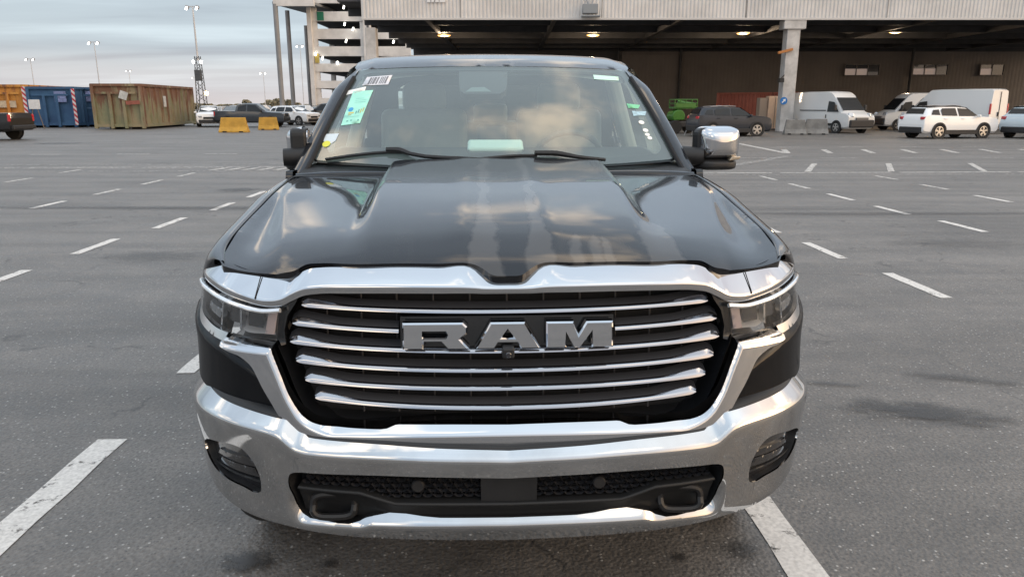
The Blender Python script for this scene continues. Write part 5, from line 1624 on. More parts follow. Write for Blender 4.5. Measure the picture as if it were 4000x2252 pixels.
# ================================================================== skips and containers on the left
def rust_material(name, base, base2, rust_amt, seed):
    m, t, b, tcn = nodes(name)
    P = tcn.outputs['Object']
    mp = N(t, 'ShaderNodeMapping'); mp.inputs['Location'].default_value = (seed, seed * 1.3, seed * .7); t.links.new(P, mp.inputs[0])
    a = N(t, 'ShaderNodeTexNoise', i_Scale=0.7, i_Detail=7, i_Roughness=0.65); t.links.new(mp.outputs[0], a.inputs['Vector'])
    mp2 = N(t, 'ShaderNodeMapping'); mp2.inputs['Scale'].default_value = (2.2, 2.2, 0.35); t.links.new(mp.outputs[0], mp2.inputs[0])
    r_ = N(t, 'ShaderNodeTexNoise', i_Scale=0.8, i_Detail=8, i_Roughness=0.7); t.links.new(mp2.outputs[0], r_.inputs['Vector'])
    sp = N(t, 'ShaderNodeSeparateXYZ'); t.links.new(P, sp.inputs[0])
    hgt = N(t, 'ShaderNodeMapRange'); hgt.inputs[1].default_value = 0.0; hgt.inputs[2].default_value = 3.2; hgt.inputs[3].default_value = -0.10; hgt.inputs[4].default_value = 0.13
    t.links.new(sp.outputs[2], hgt.inputs[0])
    ad = N(t, 'ShaderNodeMath', operation='ADD'); t.links.new(r_.outputs[0], ad.inputs[0]); t.links.new(hgt.outputs[0], ad.inputs[1])
    c = cmix(t, ramp(t, a.outputs[0], [(0.38, 0.0), (0.62, 1.0)]), base, base2)
    rc = cmix(t, a.outputs[0], (0.10, 0.040, 0.026), (0.19, 0.085, 0.050))
    c = cmix(t, ramp(t, ad.outputs[0], [(1 - rust_amt, 0.0), (1 - rust_amt + .09, 0.9)]), c, rc)
    t.links.new(c, b.inputs['Base Color']); b.inputs['Roughness'].default_value = 0.75
    return m
def skip(name, lab, c, rz, L, Wd, H, m, ribs=9, cat="skip", ends=True):
    """open roll-off skip: c = near corner on the ground, long side along local +Y, end along local -X"""
    e = empty(name, c, rz, lab, cat)
    bt = .22
    MB().box((-Wd / 2, L / 2, bt + (H - bt) / 2), (Wd - .12, L - .12, H - bt)).build("skip_body", m, e)
    for k in range(ribs):
        y = .35 + (L - .7) * k / (ribs - 1)
        MB().prism([(-.10, 0), (.10, 0), (.06, .11), (-.06, .11)], bt + .12, H - .22, lambda u, v, t_: (-.06 + v, y + u, t_)).build("side_rib", m, e)
    fr = MB()
    fr.box((-Wd / 2, 0, H - .09), (Wd + .06, .20, .18)).box((-.02, L / 2, H - .09), (.20, L, .18)).box((-Wd + .02, L / 2, H - .09), (.20, L, .18)).box((-Wd / 2, L, H - .09), (Wd, .2, .18))
    fr.box((-.05, 0, H / 2), (.22, .22, H - .1)).box((-Wd + .05, 0, H / 2), (.22, .22, H - .1)).box((-.05, L, H / 2), (.2, .2, H - .1))
    fr.box((-.04, L / 2, bt + .05), (.18, L, .22)).box((-Wd / 2, 0, bt + .05), (Wd, .2, .2))
    fr.build("skip_frame", m, e)
    MB().box((-Wd * .30, L * .5, .12), (.18, L, .24)).box((-Wd * .70, L * .5, .12), (.18, L, .24)).build("skip_runner", STEEL, e)
    if ends:
        for x in (-Wd * .36, -Wd * .64):
            MB().box((x, -.10, H * .42), (.20, .16, H * .80)).build("end_post", m, e)
        MB().box((-Wd * .5, -.12, H * .80), (Wd * .8, .10, .14)).build("end_bar", m, e)
    return e
RUSTY = rust_material("skip_olive_rust", (0.175, 0.18, 0.105), (0.25, 0.205, 0.125), 0.50, 3.0)
A = gp(568, 505)
rk = skip("rusty_skip", "rusty olive green roll-off skip with ribbed side, largest of the skips", (A.x, A.y, 0), R(5), 11.0, 3.35, 3.15, RUSTY, 10)
MB().box((-1.15, -.22, 2.35), (.55, .03, .55), 0, 0, R(20)).build("white_mark", mat("mark_white", (0.55, 0.56, 0.55), 0.7, var=.3, vscale=5), rk)
MB().box((-.55, -.24, 1.85), (.95, .03, .26), 0, 0, R(-3)).build("red_plate", mat("mark_red", (0.30, 0.10, 0.07), 0.7, var=.3, vscale=4), rk)
MB().box((.06, 4.2, 1.95), (.04, .5, .8)).build("white_mark", mat("mark_white", (0.5, .5, .5), .7), rk)
BLUE = rust_material("skip_blue", (0.022, 0.065, 0.15), (0.035, 0.10, 0.20), 0.28, 8.0)
B_ = gp(372, 499)
bk = skip("blue_skip", "blue roll-off skip with pale graphics beside the rusty skip", (B_.x, B_.y + 2.6, 0), R(6), 7.0, 2.9, 3.05, BLUE, 7)
C_ = gp(258, 500)
bk2 = skip("blue_skip", "blue roll-off skip with red and white edge tape behind the white board", (C_.x + .2, C_.y + 1.2, 0), R(6), 6.5, 3.3, 3.05, BLUE, 7)
D_ = gp(84, 500)
ORG = rust_material("skip_orange", (0.42, 0.17, 0.03), (0.50, 0.24, 0.05), 0.40, 14.0)
ok_ = skip("orange_skip", "orange skip at the left edge behind the black pickup", (D_.x, D_.y + 1.0, 0), R(6), 6.5, 3.4, 3.2, ORG, 7)
for (par, x, z0, z1, y) in ((bk, -1.3, 1.95, 2.75, -.09), (bk, -.55, 2.2, 2.8, -.09), (bk2, -.9, 1.9, 2.7, -.14)):
    MB().box((x, y, (z0 + z1) / 2), (.85 if x < -.6 else .35, .03, z1 - z0)).build("graphic_patch", mat("patch_lilac", (0.22, 0.27, 0.50), 0.7, var=.5, vscale=6), par)
MB().box((-1.45, -.10, 1.45), (2.3, .05, .07)).build("end_bar", mat("blue_bar", (0.10, 0.18, 0.30), .6), bk)
def stripe_material():
    m, t, b, tcn = nodes("barrier_tape")
    wv = N(t, 'ShaderNodeTexWave', wave_type='BANDS', bands_direction='DIAGONAL', i_Scale=1.6); t.links.new(tcn.outputs['Object'], wv.inputs['Vector'])
    t.links.new(ramp(t, wv.outputs[0], [(0.48, (0.45, 0.035, 0.05)), (0.52, (0.62, 0.58, 0.58))]), b.inputs['Base Color'])
    return m
TAPE = stripe_material()
MB().box((.06, -.14, 1.55), (.22, .04, 2.7)).build("edge_tape", TAPE, bk2)
MB().box((.02, -.14, 1.75), (.26, .04, 2.6)).build("edge_tape", TAPE, ok_)
MB().box((-1.6, -.13, 1.75), (1.9, .03, .5)).build("graphic_patch", mat("patch_pale", (0.52, 0.42, 0.30), .7, var=.4, vscale=4), ok_)
# white notice board on legs
q = at(134, 408, 54)
nb = empty("notice_board", (q.x, 54, 0), 0, "small white notice board on thin legs in front of the blue skip", "notice board")
MB().box((0, 0, q.z), (.80, .05, .66)).build("board_face", mat("board_white", (0.62, 0.63, 0.64), 0.6, var=.15, vscale=8), nb, bevel=.02)
for x in (-.28, .28):
    MB().tube([(x * .4, .02, q.z), (x * 1.6, .05, 0)], .03, 6).build("board_leg", mat("leg_brown", (0.14, 0.11, 0.09), .7), nb, True)

# ================================================================== barriers
def jersey(name, lab, c, rz, L, H, m, cat="barrier", grp=None):
    e = empty(name, c, rz, lab, cat, grp)
    w_ = H * .36
    prof = [(-w_, 0), (w_, 0), (w_, .10 * H), (w_ * .52, .38 * H), (w_ * .34, H), (-w_ * .34, H), (-w_ * .52, .38 * H), (-w_, .10 * H)]
    b_ = MB()
    k = .055 * L
    n = len(prof)
    V = []
    for (t_, s_) in ((-L / 2, 0), (L / 2, 0)):
        for (u, v) in prof:
            sh = k * (v / H) * (1 if t_ < 0 else -1) * 1.6
            V.append((t_ + sh, u, v))
    b_.add(V, [tuple(reversed(range(n))), tuple(range(n, 2 * n))] + [(i, (i + 1) % n, n + (i + 1) % n, n + i) for i in range(n)])
    b_.build("barrier_block", m, e, bevel=.02)
    for x in (-L * .28, L * .28):
        MB().box((x, -w_ * .99, .045), (L * .14, .03, .07)).build("forklift_slot", BLKREC, e)
    return e
YEL = mat("barrier_yellow", (0.52, 0.30, 0.05), 0.75, var=0.25, vscale=2.5, bump=.15, bscale=10)
p = gp(916, 517); jersey("yellow_barrier", "wider yellow concrete barrier in front of the dark pickup", (p.x, p.y, 0), R(4), 1.80, .92, YEL, grp="yellow barriers")
p = gp(1050, 507); jersey("yellow_barrier", "narrower yellow concrete barrier next to the folded mirror", (p.x, p.y, 0), R(20), 1.42, .86, YEL, grp="yellow barriers")
GRB = mat("barrier_grey", (0.24, 0.235, 0.225), 0.85, var=0.3, vscale=2.5, bump=.15, bscale=10)
p = gp(3110, 527); jersey("grey_barrier", "grey concrete barrier touching the column's foot", (p.x, p.y + .3, 0), R(-8), 1.25, .86, GRB, grp="grey barriers")
p = gp(3185, 526); jersey("grey_barrier", "grey concrete barrier nearest the white van", (p.x, p.y, 0), R(-12), 1.35, .90, GRB, grp="grey barriers")

# ================================================================== vehicles in the background
VGL = mat("car_glass", (0.014, 0.016, 0.018), 0.12, spec=0.4)
VPLA = mat("car_plastic", (0.022, 0.022, 0.024), 0.6)
REDL = mat("tail_red", (0.45, 0.02, 0.03), 0.25, coat=1)
HEADL = mat("head_clear", (0.55, 0.56, 0.58), 0.15, metal=.5, coat=1)
CARM = {}
def carpaint(name, col, coat=1.0):
    return mat("paint_" + name, col, 0.35, coat=coat, coat_rough=.04)
def car_wheel(parent, x, y, r_, sg):
    wd = .21
    t_ = MB().lathe([(r_ * .66, -wd / 2), (r_ * .95, -wd / 2), (r_, -wd / 2 + .03), (r_, wd / 2 - .03), (r_ * .95, wd / 2), (r_ * .66, wd / 2)], 24, Matrix.Translation((y, x, r_)) , close=True)
    wh = t_.build("wheel", RUBBER, parent, True, 40)
    rm = MB()
    for k in range(5):
        M = Matrix.Translation((y, x, r_)) @ Matrix.Rotation(2 * math.pi * k / 5, 4, 'X')
        for dq in (-.16, .16):
            M2 = M @ Matrix.Rotation(dq, 4, 'X')
            vs = [M2 @ Vector(p_) for p_ in ((sg * wd * .53, -.022, .04), (sg * wd * .53, .022, .04), (sg * wd * .53, .022, r_ * .66), (sg * wd * .53, -.022, r_ * .66), (sg * wd * .44, -.022, .04), (sg * wd * .44, .022, .04), (sg * wd * .44, .022, r_ * .66), (sg * wd * .44, -.022, r_ * .66))]
            rm.add(vs, [(0, 1, 2, 3), (7, 6, 5, 4), (0, 4, 5, 1), (1, 5, 6, 2), (2, 6, 7, 3), (3, 7, 4, 0)])
    rm.lathe([(.07, sg * wd * .40), (.07, sg * wd * .56)], 12, Matrix.Translation((y, x, r_)))
    rm.lathe([(r_ * .66, sg * wd * .50), (r_ * .70, sg * wd * .53), (r_ * .64, sg * wd * .54)], 24, Matrix.Translation((y, x, r_)), close=False)
    rm.build("rim", mat("car_alloy", (0.50, 0.49, 0.48), 0.3, metal=.8), wh, True, 40)
def vehicle(name, lab, cat, loc, heading, paint, prof, W, wheels, r_, windows, roofm=None, wind=None, extras=(), grp=None, clad=True):
    """prof: stations front->rear (y, z_hood_or_roof, half-width at top, z_belt); local +X = left, front towards -Y; heading = direction of the nose (radians, 0 = +X)
       body lofted over stations; windows are panes set into the greenhouse"""
    e = empty(name, loc, heading + R(90), lab, cat, grp)
    hw = W / 2
    rows = []
    for (y, zt, wt, zb, zl) in prof:
        pr = [(hw * .86, zl), (hw * .97, zl + .10), (hw, zl + .32), (hw * .985, (zl + zb) / 2 + .12), (hw * .965, zb), (min(wt + .02, hw * .955), zb + (zt - zb) * .5 if zt - zb > .1 else zb + .01), (wt, max(zt - .05, zb + .012)), (wt * .80, zt), (0, zt + .015)]
        if zt - zb > .1:
            pr[5] = ((hw * .95 + wt) / 2, zb + (zt - zb) * .48)
        row = [(x, y, z) for x, z in pr] + [(-x, y, z) for x, z in pr[-2::-1]]
        rows.append(row)
    V = [p_ for r__ in rows for p_ in r__]; n = len(rows[0]); F = []
    for i in range(len(rows) - 1):
        for j in range(n - 1):
            F.append((i * n + j, i * n + j + 1, (i + 1) * n + j + 1, (i + 1) * n + j))
        F.append((i * n + n - 1, i * n, (i + 1) * n, (i + 1) * n + n - 1))
    F.append(tuple(range(n))); F.append(tuple((len(rows) - 1) * n + j for j in reversed(range(n))))
    body = obj("body", V, F, paint, e, True, 32)
    for (x, y) in wheels:
        for sg in (-1, 1):
            ar = MB().lathe([(r_ * 1.20, -.01), (r_ * 1.20, .03), (r_ * 1.02, .035), (r_ * .9, .0)], 24, Matrix.Translation((sg * (hw - .005), y, r_ * 1.05)) @ (Matrix.Identity(4) if sg > 0 else Matrix.Rotation(math.pi, 4, 'Z')), close=True)
            ar.build("wheel_arch", VPLA, e, True, 40)
            car_wheel(e, y, sg * (hw - .085), r_, sg)
    return e, body
def side_pane(e, hw, wt, zb, zt, pts, m=None, name="window"):
    """pane on both flanks; pts in (y, f) with f = 0 belt .. 1 roof"""
    for sg in (-1, 1):
        V = []
        for (y, f) in pts:
            x = (hw * .968) + (wt - hw * .968) * f
            V.append((sg * (x + .012 + .03 * math.sin(math.pi * min(max(f, 0), 1))), y, zb + (zt - .05 - zb) * f))
        MB().add(V, [tuple(range(len(V)))]).build(name, m or VGL, e)
def quadpane(e, pts, m, name):
    return MB().add(pts, [tuple(range(len(pts)))]).build(name, m, e)
def suv(name, lab, loc, heading, paint, roofm=None, L=4.45, W=1.83, H=1.60, grp=None, two_tone=False, cat="car"):
    f = L / 4.45; h = H / 1.60
    prof = [(-2.20 * f, .78 * h, .66, .77 * h, .36), (-2.14 * f, .98 * h, .74, .96 * h, .28), (-1.98 * f, 1.06 * h, .80, 1.03 * h, .26), (-1.35 * f, 1.11 * h, .82, 1.07 * h, .26), (-1.00 * f, 1.15 * h, .80, 1.09 * h, .26), (-.62 * f, 1.42 * h, .69, 1.10 * h, .26),
            (-.34 * f, 1.565 * h, .645, 1.10 * h, .26), (.25 * f, 1.62 * h, .645, 1.11 * h, .26), (1.15 * f, 1.615 * h, .635, 1.12 * h, .26), (1.80 * f, 1.57 * h, .61, 1.15 * h, .26), (1.98 * f, 1.44 * h, .63, 1.16 * h, .27), (2.12 * f, 1.20 * h, .74, 1.14 * h, .29), (2.21 * f, 1.02 * h, .80, 1.00 * h, .33), (2.24 * f, .72 * h, .76, .71 * h, .40)]
    e, body = vehicle(name, lab, cat, loc, heading, paint, prof, W, [(0, -1.32 * f), (0, 1.32 * f)], .365, None, grp=grp)
    hw = W / 2
    side_pane(e, hw, .645, 1.11 * h, 1.61 * h, [(-.90 * f, .05), (-.36 * f, .84), (.22 * f, .92), (.22 * f, .05)])
    side_pane(e, hw, .645, 1.12 * h, 1.61 * h, [(.32 * f, .05), (.32 * f, .92), (1.10 * f, .90), (1.22 * f, .70), (1.22 * f, .08)])
    side_pane(e, hw, .63, 1.14 * h, 1.59 * h, [(1.32 * f, .12), (1.32 * f, .80), (1.66 * f, .74), (1.84 * f, .16)])
    # windscreen, rear screen
    quadpane(e, [(-.72, -1.00 * f, 1.17 * h), (.72, -1.00 * f, 1.17 * h), (.61, -.39 * f, 1.56 * h), (-.61, -.39 * f, 1.56 * h)], VGL, "windscreen")
    quadpane(e, [(-.62, 2.115 * f, 1.24 * h), (.62, 2.115 * f, 1.24 * h), (.55, 1.95 * f, 1.51 * h), (-.55, 1.95 * f, 1.51 * h)], VGL, "rear_screen")
    for sg in (-1, 1):
        MB().box((sg * .66, -2.16 * f, .80 * h), (.36, .12, .14), sg * R(14)).build("headlight", HEADL, e, bevel=.03)
        MB().box((sg * .74, 2.18 * f, 1.03 * h), (.26, .14, .15), -sg * R(16)).build("tail_light", REDL, e, bevel=.03)
        MB().box((sg * (hw + .09), -.86 * f, 1.13 * h), (.20, .12, .14)).build("door_mirror", roofm or paint, e, bevel=.04)
        MB().box((sg * (hw - .01), 0, .33), (.07, 1.9 * f, .22)).build("sill", VPLA, e, bevel=.02)
        for y in (-.02, 1.0 * f):
            MB().box((sg * (hw + .002), y, 1.0 * h), (.03, .20, .035)).build("door_handle", paint, e, bevel=.01)
    MB().box((0, -2.20 * f, .44), (1.5, .12, .26)).build("front_bumper_trim", VPLA, e, bevel=.05)
    MB().box((0, 2.22 * f, .44), (1.56, .14, .30)).build("rear_bumper_trim", VPLA, e, bevel=.05)
    MB().box((0, -2.21 * f, .70 * h), (.80, .06, .16)).build("grille", VPLA, e, bevel=.02)
    if two_tone:
        MB().add([(-.64, -.34 * f, 1.59 * h), (.64, -.34 * f, 1.59 * h), (.65, .3 * f, 1.645 * h), (.63, 1.15 * f, 1.64 * h), (.60, 1.85 * f, 1.585 * h), (-.60, 1.85 * f, 1.585 * h), (-.63, 1.15 * f, 1.64 * h), (-.65, .3 * f, 1.645 * h)], [(0, 1, 2, 7), (7, 2, 3, 6), (6, 3, 4, 5)]).build("roof_panel", VGL, e)
    for sg in (-1, 1):
        MB().tube([(sg * .56, -.1 * f, 1.63 * h), (sg * .565, .4 * f, 1.665 * h), (sg * .55, 1.4 * f, 1.61 * h)], .02, 6).build("roof_rail", mat("rail_grey", (.3, .3, .31), .4), e, True)
    return e
def van(name, lab, loc, heading, paint, grp=None, H=2.50, L=5.6):
    W = 2.04; hw = W / 2; f = L / 5.6
    prof = [(-2.80 * f, .98, .62, .96, .36), (-2.70 * f, 1.10, .72, 1.08, .28), (-2.50 * f, 1.20, .82, 1.16, .27), (-2.10 * f, 1.36, .86, 1.22, .27), (-1.62 * f, 1.90, .84, 1.25, .27), (-1.22 * f, 2.32, .82, 1.26, .27), (-.95 * f, H - .03, .82, 1.3, .27), (-.4 * f, H, .84, 1.3, .27), (1.2 * f, H, .84, 1.3, .27), (2.70 * f, H - .02, .84, 1.3, .27), (2.80 * f, H - .08, .82, 1.3, .30), (2.82 * f, 1.0, .85, .98, .34)]
    e, body = vehicle(name, lab, "van", loc, heading, paint, prof, W, [(0, -1.85 * f), (0, 1.65 * f)], .35, None, grp=grp)
    quadpane(e, [(-.84, -2.13 * f, 1.375), (.84, -2.13 * f, 1.375), (.78, -1.42 * f, 2.13), (-.78, -1.42 * f, 2.13)], VGL, "windscreen")
    for sg in (-1, 1):
        V = [(sg * (hw * .985), -1.95 * f, 1.28), (sg * (hw * .95), -1.50 * f, 1.86), (sg * (hw * .945), -1.02 * f, 1.92), (sg * (hw * .985), -.98 * f, 1.28)]
        quadpane(e, [(x * 1.012, y, z) for x, y, z in V], VGL, "side_window")
        MB().box((sg * .72, -2.62 * f, 1.06), (.34, .30, .26), sg * R(24), R(-20)).build("headlight", HEADL, e, bevel=.05)
        MB().box((sg * .96, 2.80 * f, 1.45), (.12, .10, .62)).build("tail_light", REDL, e, bevel=.03)
        MB().box((sg * (hw + .16), -1.80 * f, 1.52), (.20, .12, .34)).build("door_mirror", VPLA, e, bevel=.04)
        MB().box((sg * (hw - .0), .2, .52), (.05, 4.2 * f, .16)).build("side_moulding", VPLA, e, bevel=.02)
        MB().box((sg * (hw + .008), -.92 * f, 1.0), (.03, .06, .22)).build("door_handle", VPLA, e, bevel=.01)
        MB().box((sg * (hw + .004), .25 * f, 1.36), (.02, 2.3 * f, .05)).build("door_rail", VPLA, e)
    MB().box((0, -2.80 * f, .58), (1.86, .22, .46)).build("front_bumper_trim", VPLA, e, bevel=.08)
    MB().box((0, -2.83 * f, .86), (.95, .10, .16)).build("grille", mat("grille_grey", (.10, .10, .105), .4), e, bevel=.03)
    MB().box((0, 2.86 * f, .45), (1.7, .12, .20)).build("rear_bumper_trim", VPLA, e, bevel=.04)
    MB().box((0, 2.83 * f, 1.5), (.025, .03, 1.9)).build("rear_door_gap", VPLA, e)
    MB().box((.12, 2.85 * f, 1.15), (.10, .05, .26)).build("rear_door_handle", VPLA, e, bevel=.02)
    return e
def pickup(name, lab, loc, heading, paint, grp=None, L=5.4, W=1.92, H=1.82):
    f = L / 5.4; h = H / 1.82
    hw = W / 2
    prof = [(-2.70 * f, .86 * h, .68, .85 * h, .42), (-2.62 * f, 1.06 * h, .78, 1.04 * h, .34), (-2.35 * f, 1.13 * h, .84, 1.10 * h, .34), (-1.45 * f, 1.19 * h, .86, 1.14 * h, .34), (-1.22 * f, 1.24 * h, .82, 1.16 * h, .34), (-.72 * f, 1.66 * h, .68, 1.17 * h, .34), (-.45 * f, 1.80 * h, .64, 1.17 * h, .34), (.2 * f, 1.82 * h, .64, 1.18 * h, .34), (.85 * f, 1.78 * h, .63, 1.19 * h, .34), (1.00 * f, 1.66 * h, .66, 1.19 * h, .34), (1.06 * f, 1.225 * h, .90, 1.21 * h, .34), (1.9 * f, 1.235 * h, .91, 1.22 * h, .40), (2.66 * f, 1.245 * h, .91, 1.23 * h, .46), (2.70 * f, 1.0 * h, .90, .99 * h, .50)]
    e, body = vehicle(name, lab, "pickup truck", loc, heading, paint, prof, W, [(0, -1.70 * f), (0, 1.65 * f)], .39, None, grp=grp)
    side_pane(e, hw, .64, 1.18 * h, 1.81 * h, [(-1.05 * f, .05), (-.48 * f, .84), (.12 * f, .92), (.12 * f, .05)])
    side_pane(e, hw, .64, 1.19 * h, 1.80 * h, [(.22 * f, .05), (.22 * f, .92), (.78 * f, .88), (.86 * f, .60), (.86 * f, .06)])
    quadpane(e, [(-.74, -1.20 * f, 1.26 * h), (.74, -1.20 * f, 1.26 * h), (.61, -.50 * f, 1.77 * h), (-.61, -.50 * f, 1.77 * h)], VGL, "windscreen")
    quadpane(e, [(-.58, 1.045 * f, 1.32 * h), (.58, 1.045 * f, 1.32 * h), (.55, 1.0 * f, 1.66 * h), (-.55, 1.0 * f, 1.66 * h)], VGL, "rear_screen")
    for sg in (-1, 1):
        MB().box((sg * .74, -2.62 * f, .97 * h), (.34, .16, .16), sg * R(14)).build("headlight", HEADL, e, bevel=.03)
        MB().box((sg * .90, 2.68 * f, 1.02 * h), (.12, .10, .34)).build("tail_light", REDL, e, bevel=.02)
        MB().box((sg * (hw + .12), -1.0 * f, 1.25 * h), (.24, .12, .20)).build("door_mirror", VPLA, e, bevel=.04)
        MB().box((sg * (hw - .03), .1 * f, .36), (.12, 2.2 * f, .07)).build("running_board", VPLA, e, bevel=.02)
    MB().box((0, 2.76 * f, .62), (1.72, .16, .20)).build("rear_bumper", VPLA, e, bevel=.04)
    MB().box((0, -2.70 * f, .62), (1.72, .16, .26)).build("front_bumper", VPLA, e, bevel=.05)
    MB().box((0, -2.70 * f, .92 * h), (.96, .08, .26)).build("grille", VPLA, e, bevel=.03)
    return e
WHT = carpaint("white", (0.80, 0.80, 0.80), .5)
WHT2 = carpaint("white_van", (0.66, 0.66, 0.655), .6)
GRY = carpaint("grey", (0.016, 0.021, 0.031), .15)
PBL = carpaint("pale_blue", (0.50, 0.58, 0.63))
BLK = carpaint("black", (0.010, 0.011, 0.013), .35)
DGR = carpaint("dark_blue_grey", (0.028, 0.034, 0.043), .5)
SLV = carpaint("silver", (0.42, 0.43, 0.44))
p = gp(2855, 533); suv("crossover_car", "dark grey crossover with pale roof parked beyond the chrome mirror", (p.x, p.y + .6, 0), R(7), GRY, L=4.25, W=1.80, H=1.58)
p = gp(3726, 541); suv("crossover_car", "white crossover with dark roof parked side-on in front of the vans", (p.x, p.y + .7, 0), R(13), WHT, L=4.55, W=1.84, H=1.60, two_tone=True)
p = gp(4115, 541); suv("crossover_car", "pale blue crossover cut off by the right edge", (p.x, p.y + .9, 0), R(24), PBL, L=4.4, W=1.82, H=1.60, two_tone=True)
p = gp(3355, 522); van("panel_van", "white panel van facing the camera, right of the pale column", (p.x - .9, p.y + 2.6, 0), R(-70), WHT2, grp="white panel vans in front of the hall")
p = at(3560, 500, 52.5); van("panel_van", "shaded white van side-on behind the front-facing van", (p.x + .3, 52.5, 0), R(180), WHT2, grp="white panel vans in front of the hall", L=5.4)
p = at(3640, 500, 57); van("panel_van", "white van showing only its roof between two nearer vans", (p.x + 1.6, 58, 0), R(195), WHT2, grp="white panel vans in front of the hall", L=5.8, H=2.60)
p = gp(3890, 523); van("panel_van", "white panel van with its rear doors towards the camera, behind the white crossover", (p.x - 1.5, p.y + 2.4, 0), R(121), WHT2, grp="white panel vans in front of the hall", H=2.62)
# left-hand vehicles
p = gp(41, 549); pickup("parked_pickup", "black pickup at the left edge with only its bed in view", (p.x - 2.6, p.y + .85, 0), R(180), BLK, H=1.90, L=5.5)
p = gp(960, 497); pickup("parked_pickup", "dark blue grey double-cab pickup behind the yellow barriers", (p.x + .2, p.y + 1.2, 0), R(2), DGR)
p = gp(1120, 490); suv("crossover_car", "white car with its bonnet showing right of the dark pickup", (p.x + .3, p.y + 1.4, 0), R(-28), WHT, L=4.6)
p = gp(1215, 487); pickup("parked_pickup", "black pickup half hidden by the folded mirror", (p.x + 1.0, p.y + 2.5, 0), R(182), BLK, H=1.85)
p = gp(795, 497); suv("crossover_car", "white car peeping out behind the rusty skip's right end", (p.x - .4, p.y + 2.4, 0), R(-70), WHT)
# rows of stored cars far back
k = 0
dark_far = [BLK, DGR, GRY, SLV, WHT]
far_seen = {}
def FARLAB(pm, row, x):
    col = {BLK: "black", DGR: "blue grey", GRY: "dark grey", SLV: "silver", WHT: "white"}[pm]
    key = (row, col)
    far_seen[key] = far_seen.get(key, 0) + 1
    rown = ["nearest", "second", "third", "farthest"][row]
    return "%s %s stored car from the left in the %s far row" % (["first", "second", "third", "fourth"][far_seen[key] - 1], col, rown)
for row, (Y, x0, x1, st_) in enumerate(((84, -31, -22, 2.55), (98, -38, -20, 2.6), (114, -43, -22, 2.7), (134, -52, -34, 2.8))):
    x = x0
    while x < x1:
        pm = dark_far[(k * 3 + row) % 5]
        k += 1
        hd = empty("stored_car", (x, Y + random.uniform(-.4, .4), 0), R(random.uniform(-4, 4)), FARLAB(pm, row, x), "car", "stored cars in far rows")
        h = random.uniform(.94, 1.12)
        V = []; F = []
        st2 = [(-2.15, .70, .72, .80), (-2.0, .95, .84, .85), (-1.1, 1.04, .88, .88), (-.4, 1.50 * h, .66, .88), (.9, 1.54 * h, .66, .88), (1.7, 1.25 * h, .74, .88), (2.1, 1.0, .84, .85), (2.15, .6, .8, .8)]
        for (y, zt, wt, ww) in st2:
            V += [(ww, y, .25), (ww + .02, y, min(.9, zt)), (wt, y, zt), (-wt, y, zt), (-ww - .02, y, min(.9, zt)), (-ww, y, .25)]
        for i in range(len(st2) - 1):
            for j in range(5):
                F.append((i*6+j, i*6+j+1, (i+1)*6+j+1, (i+1)*6+j))
        F += [tuple(range(6)), tuple(42 + j for j in reversed(range(6)))]
        obj("body", V, F, pm, hd, True, 30)
        MB().quad((-.72, -1.12, 1.07), (.72, -1.12, 1.07), (.62, -.46, 1.48 * h), (-.62, -.46, 1.48 * h)).build("windscreen", mat("far_screen", (.10, .115, .12), .1, coat=1), hd)
        x += st_

# ================================================================== other things before the hall
# shipping container
RED = rust_material("container_red", (0.36, 0.10, 0.062), (0.42, 0.135, 0.09), 0.34, 21.0)
cc = at(2800, 450, 60)
ct = empty("shipping_container", (cc.x, 60, 0), R(-38), "brick red shipping container behind the grey crossover", "container")
Lc, Wc, Hc = 6.06, 2.44, 2.62
for (x0, x1, y, rzz, nm) in ((0, Lc, 0, 0, "container_side"), (0, Wc, 0, R(90), "container_end")):
    n = int((x1 - x0) / .28)
    V = []; F = []; xs = []
    for k in range(n):
        a = x0 + (x1 - x0) * k / n; pit = (x1 - x0) / n
        xs += [(a, 0), (a + pit * .35, 0), (a + pit * .5, .05), (a + pit * .85, .05)]
    xs.append((x1, 0))
    for (x, d) in xs:
        pt = (x, d) if rzz == 0 else (d, x)
        V.append((pt[0], pt[1], .15)); V.append((pt[0], pt[1], Hc - .1))
    for i in range(len(xs) - 1):
        F.append((2*i, 2*i+2, 2*i+3, 2*i+1))
    obj(nm, V, F, RED, ct, False)
MB().box((Lc/2, Wc/2 + .06, Hc/2), (Lc - .12, Wc - .12, Hc - .2)).build("container_core", RED, ct)
fr = MB()
for (x, y) in ((0, 0), (Lc, 0), (0, Wc), (Lc, Wc)):
    fr.box((x, y, Hc/2), (.16, .16, Hc))
fr.box((Lc/2, 0, Hc - .06), (Lc, .14, .12)).box((Lc/2, 0, .08), (Lc, .14, .16)).box((0, Wc/2, Hc - .06), (.14, Wc, .12)).box((0, Wc/2, .08), (.14, Wc, .16)).box((Lc/2, Wc, Hc - .06), (Lc, .14, .12)).box((Lc, Wc/2, Hc - .06), (.14, Wc, .12))
fr.build("container_frame", RED, ct)
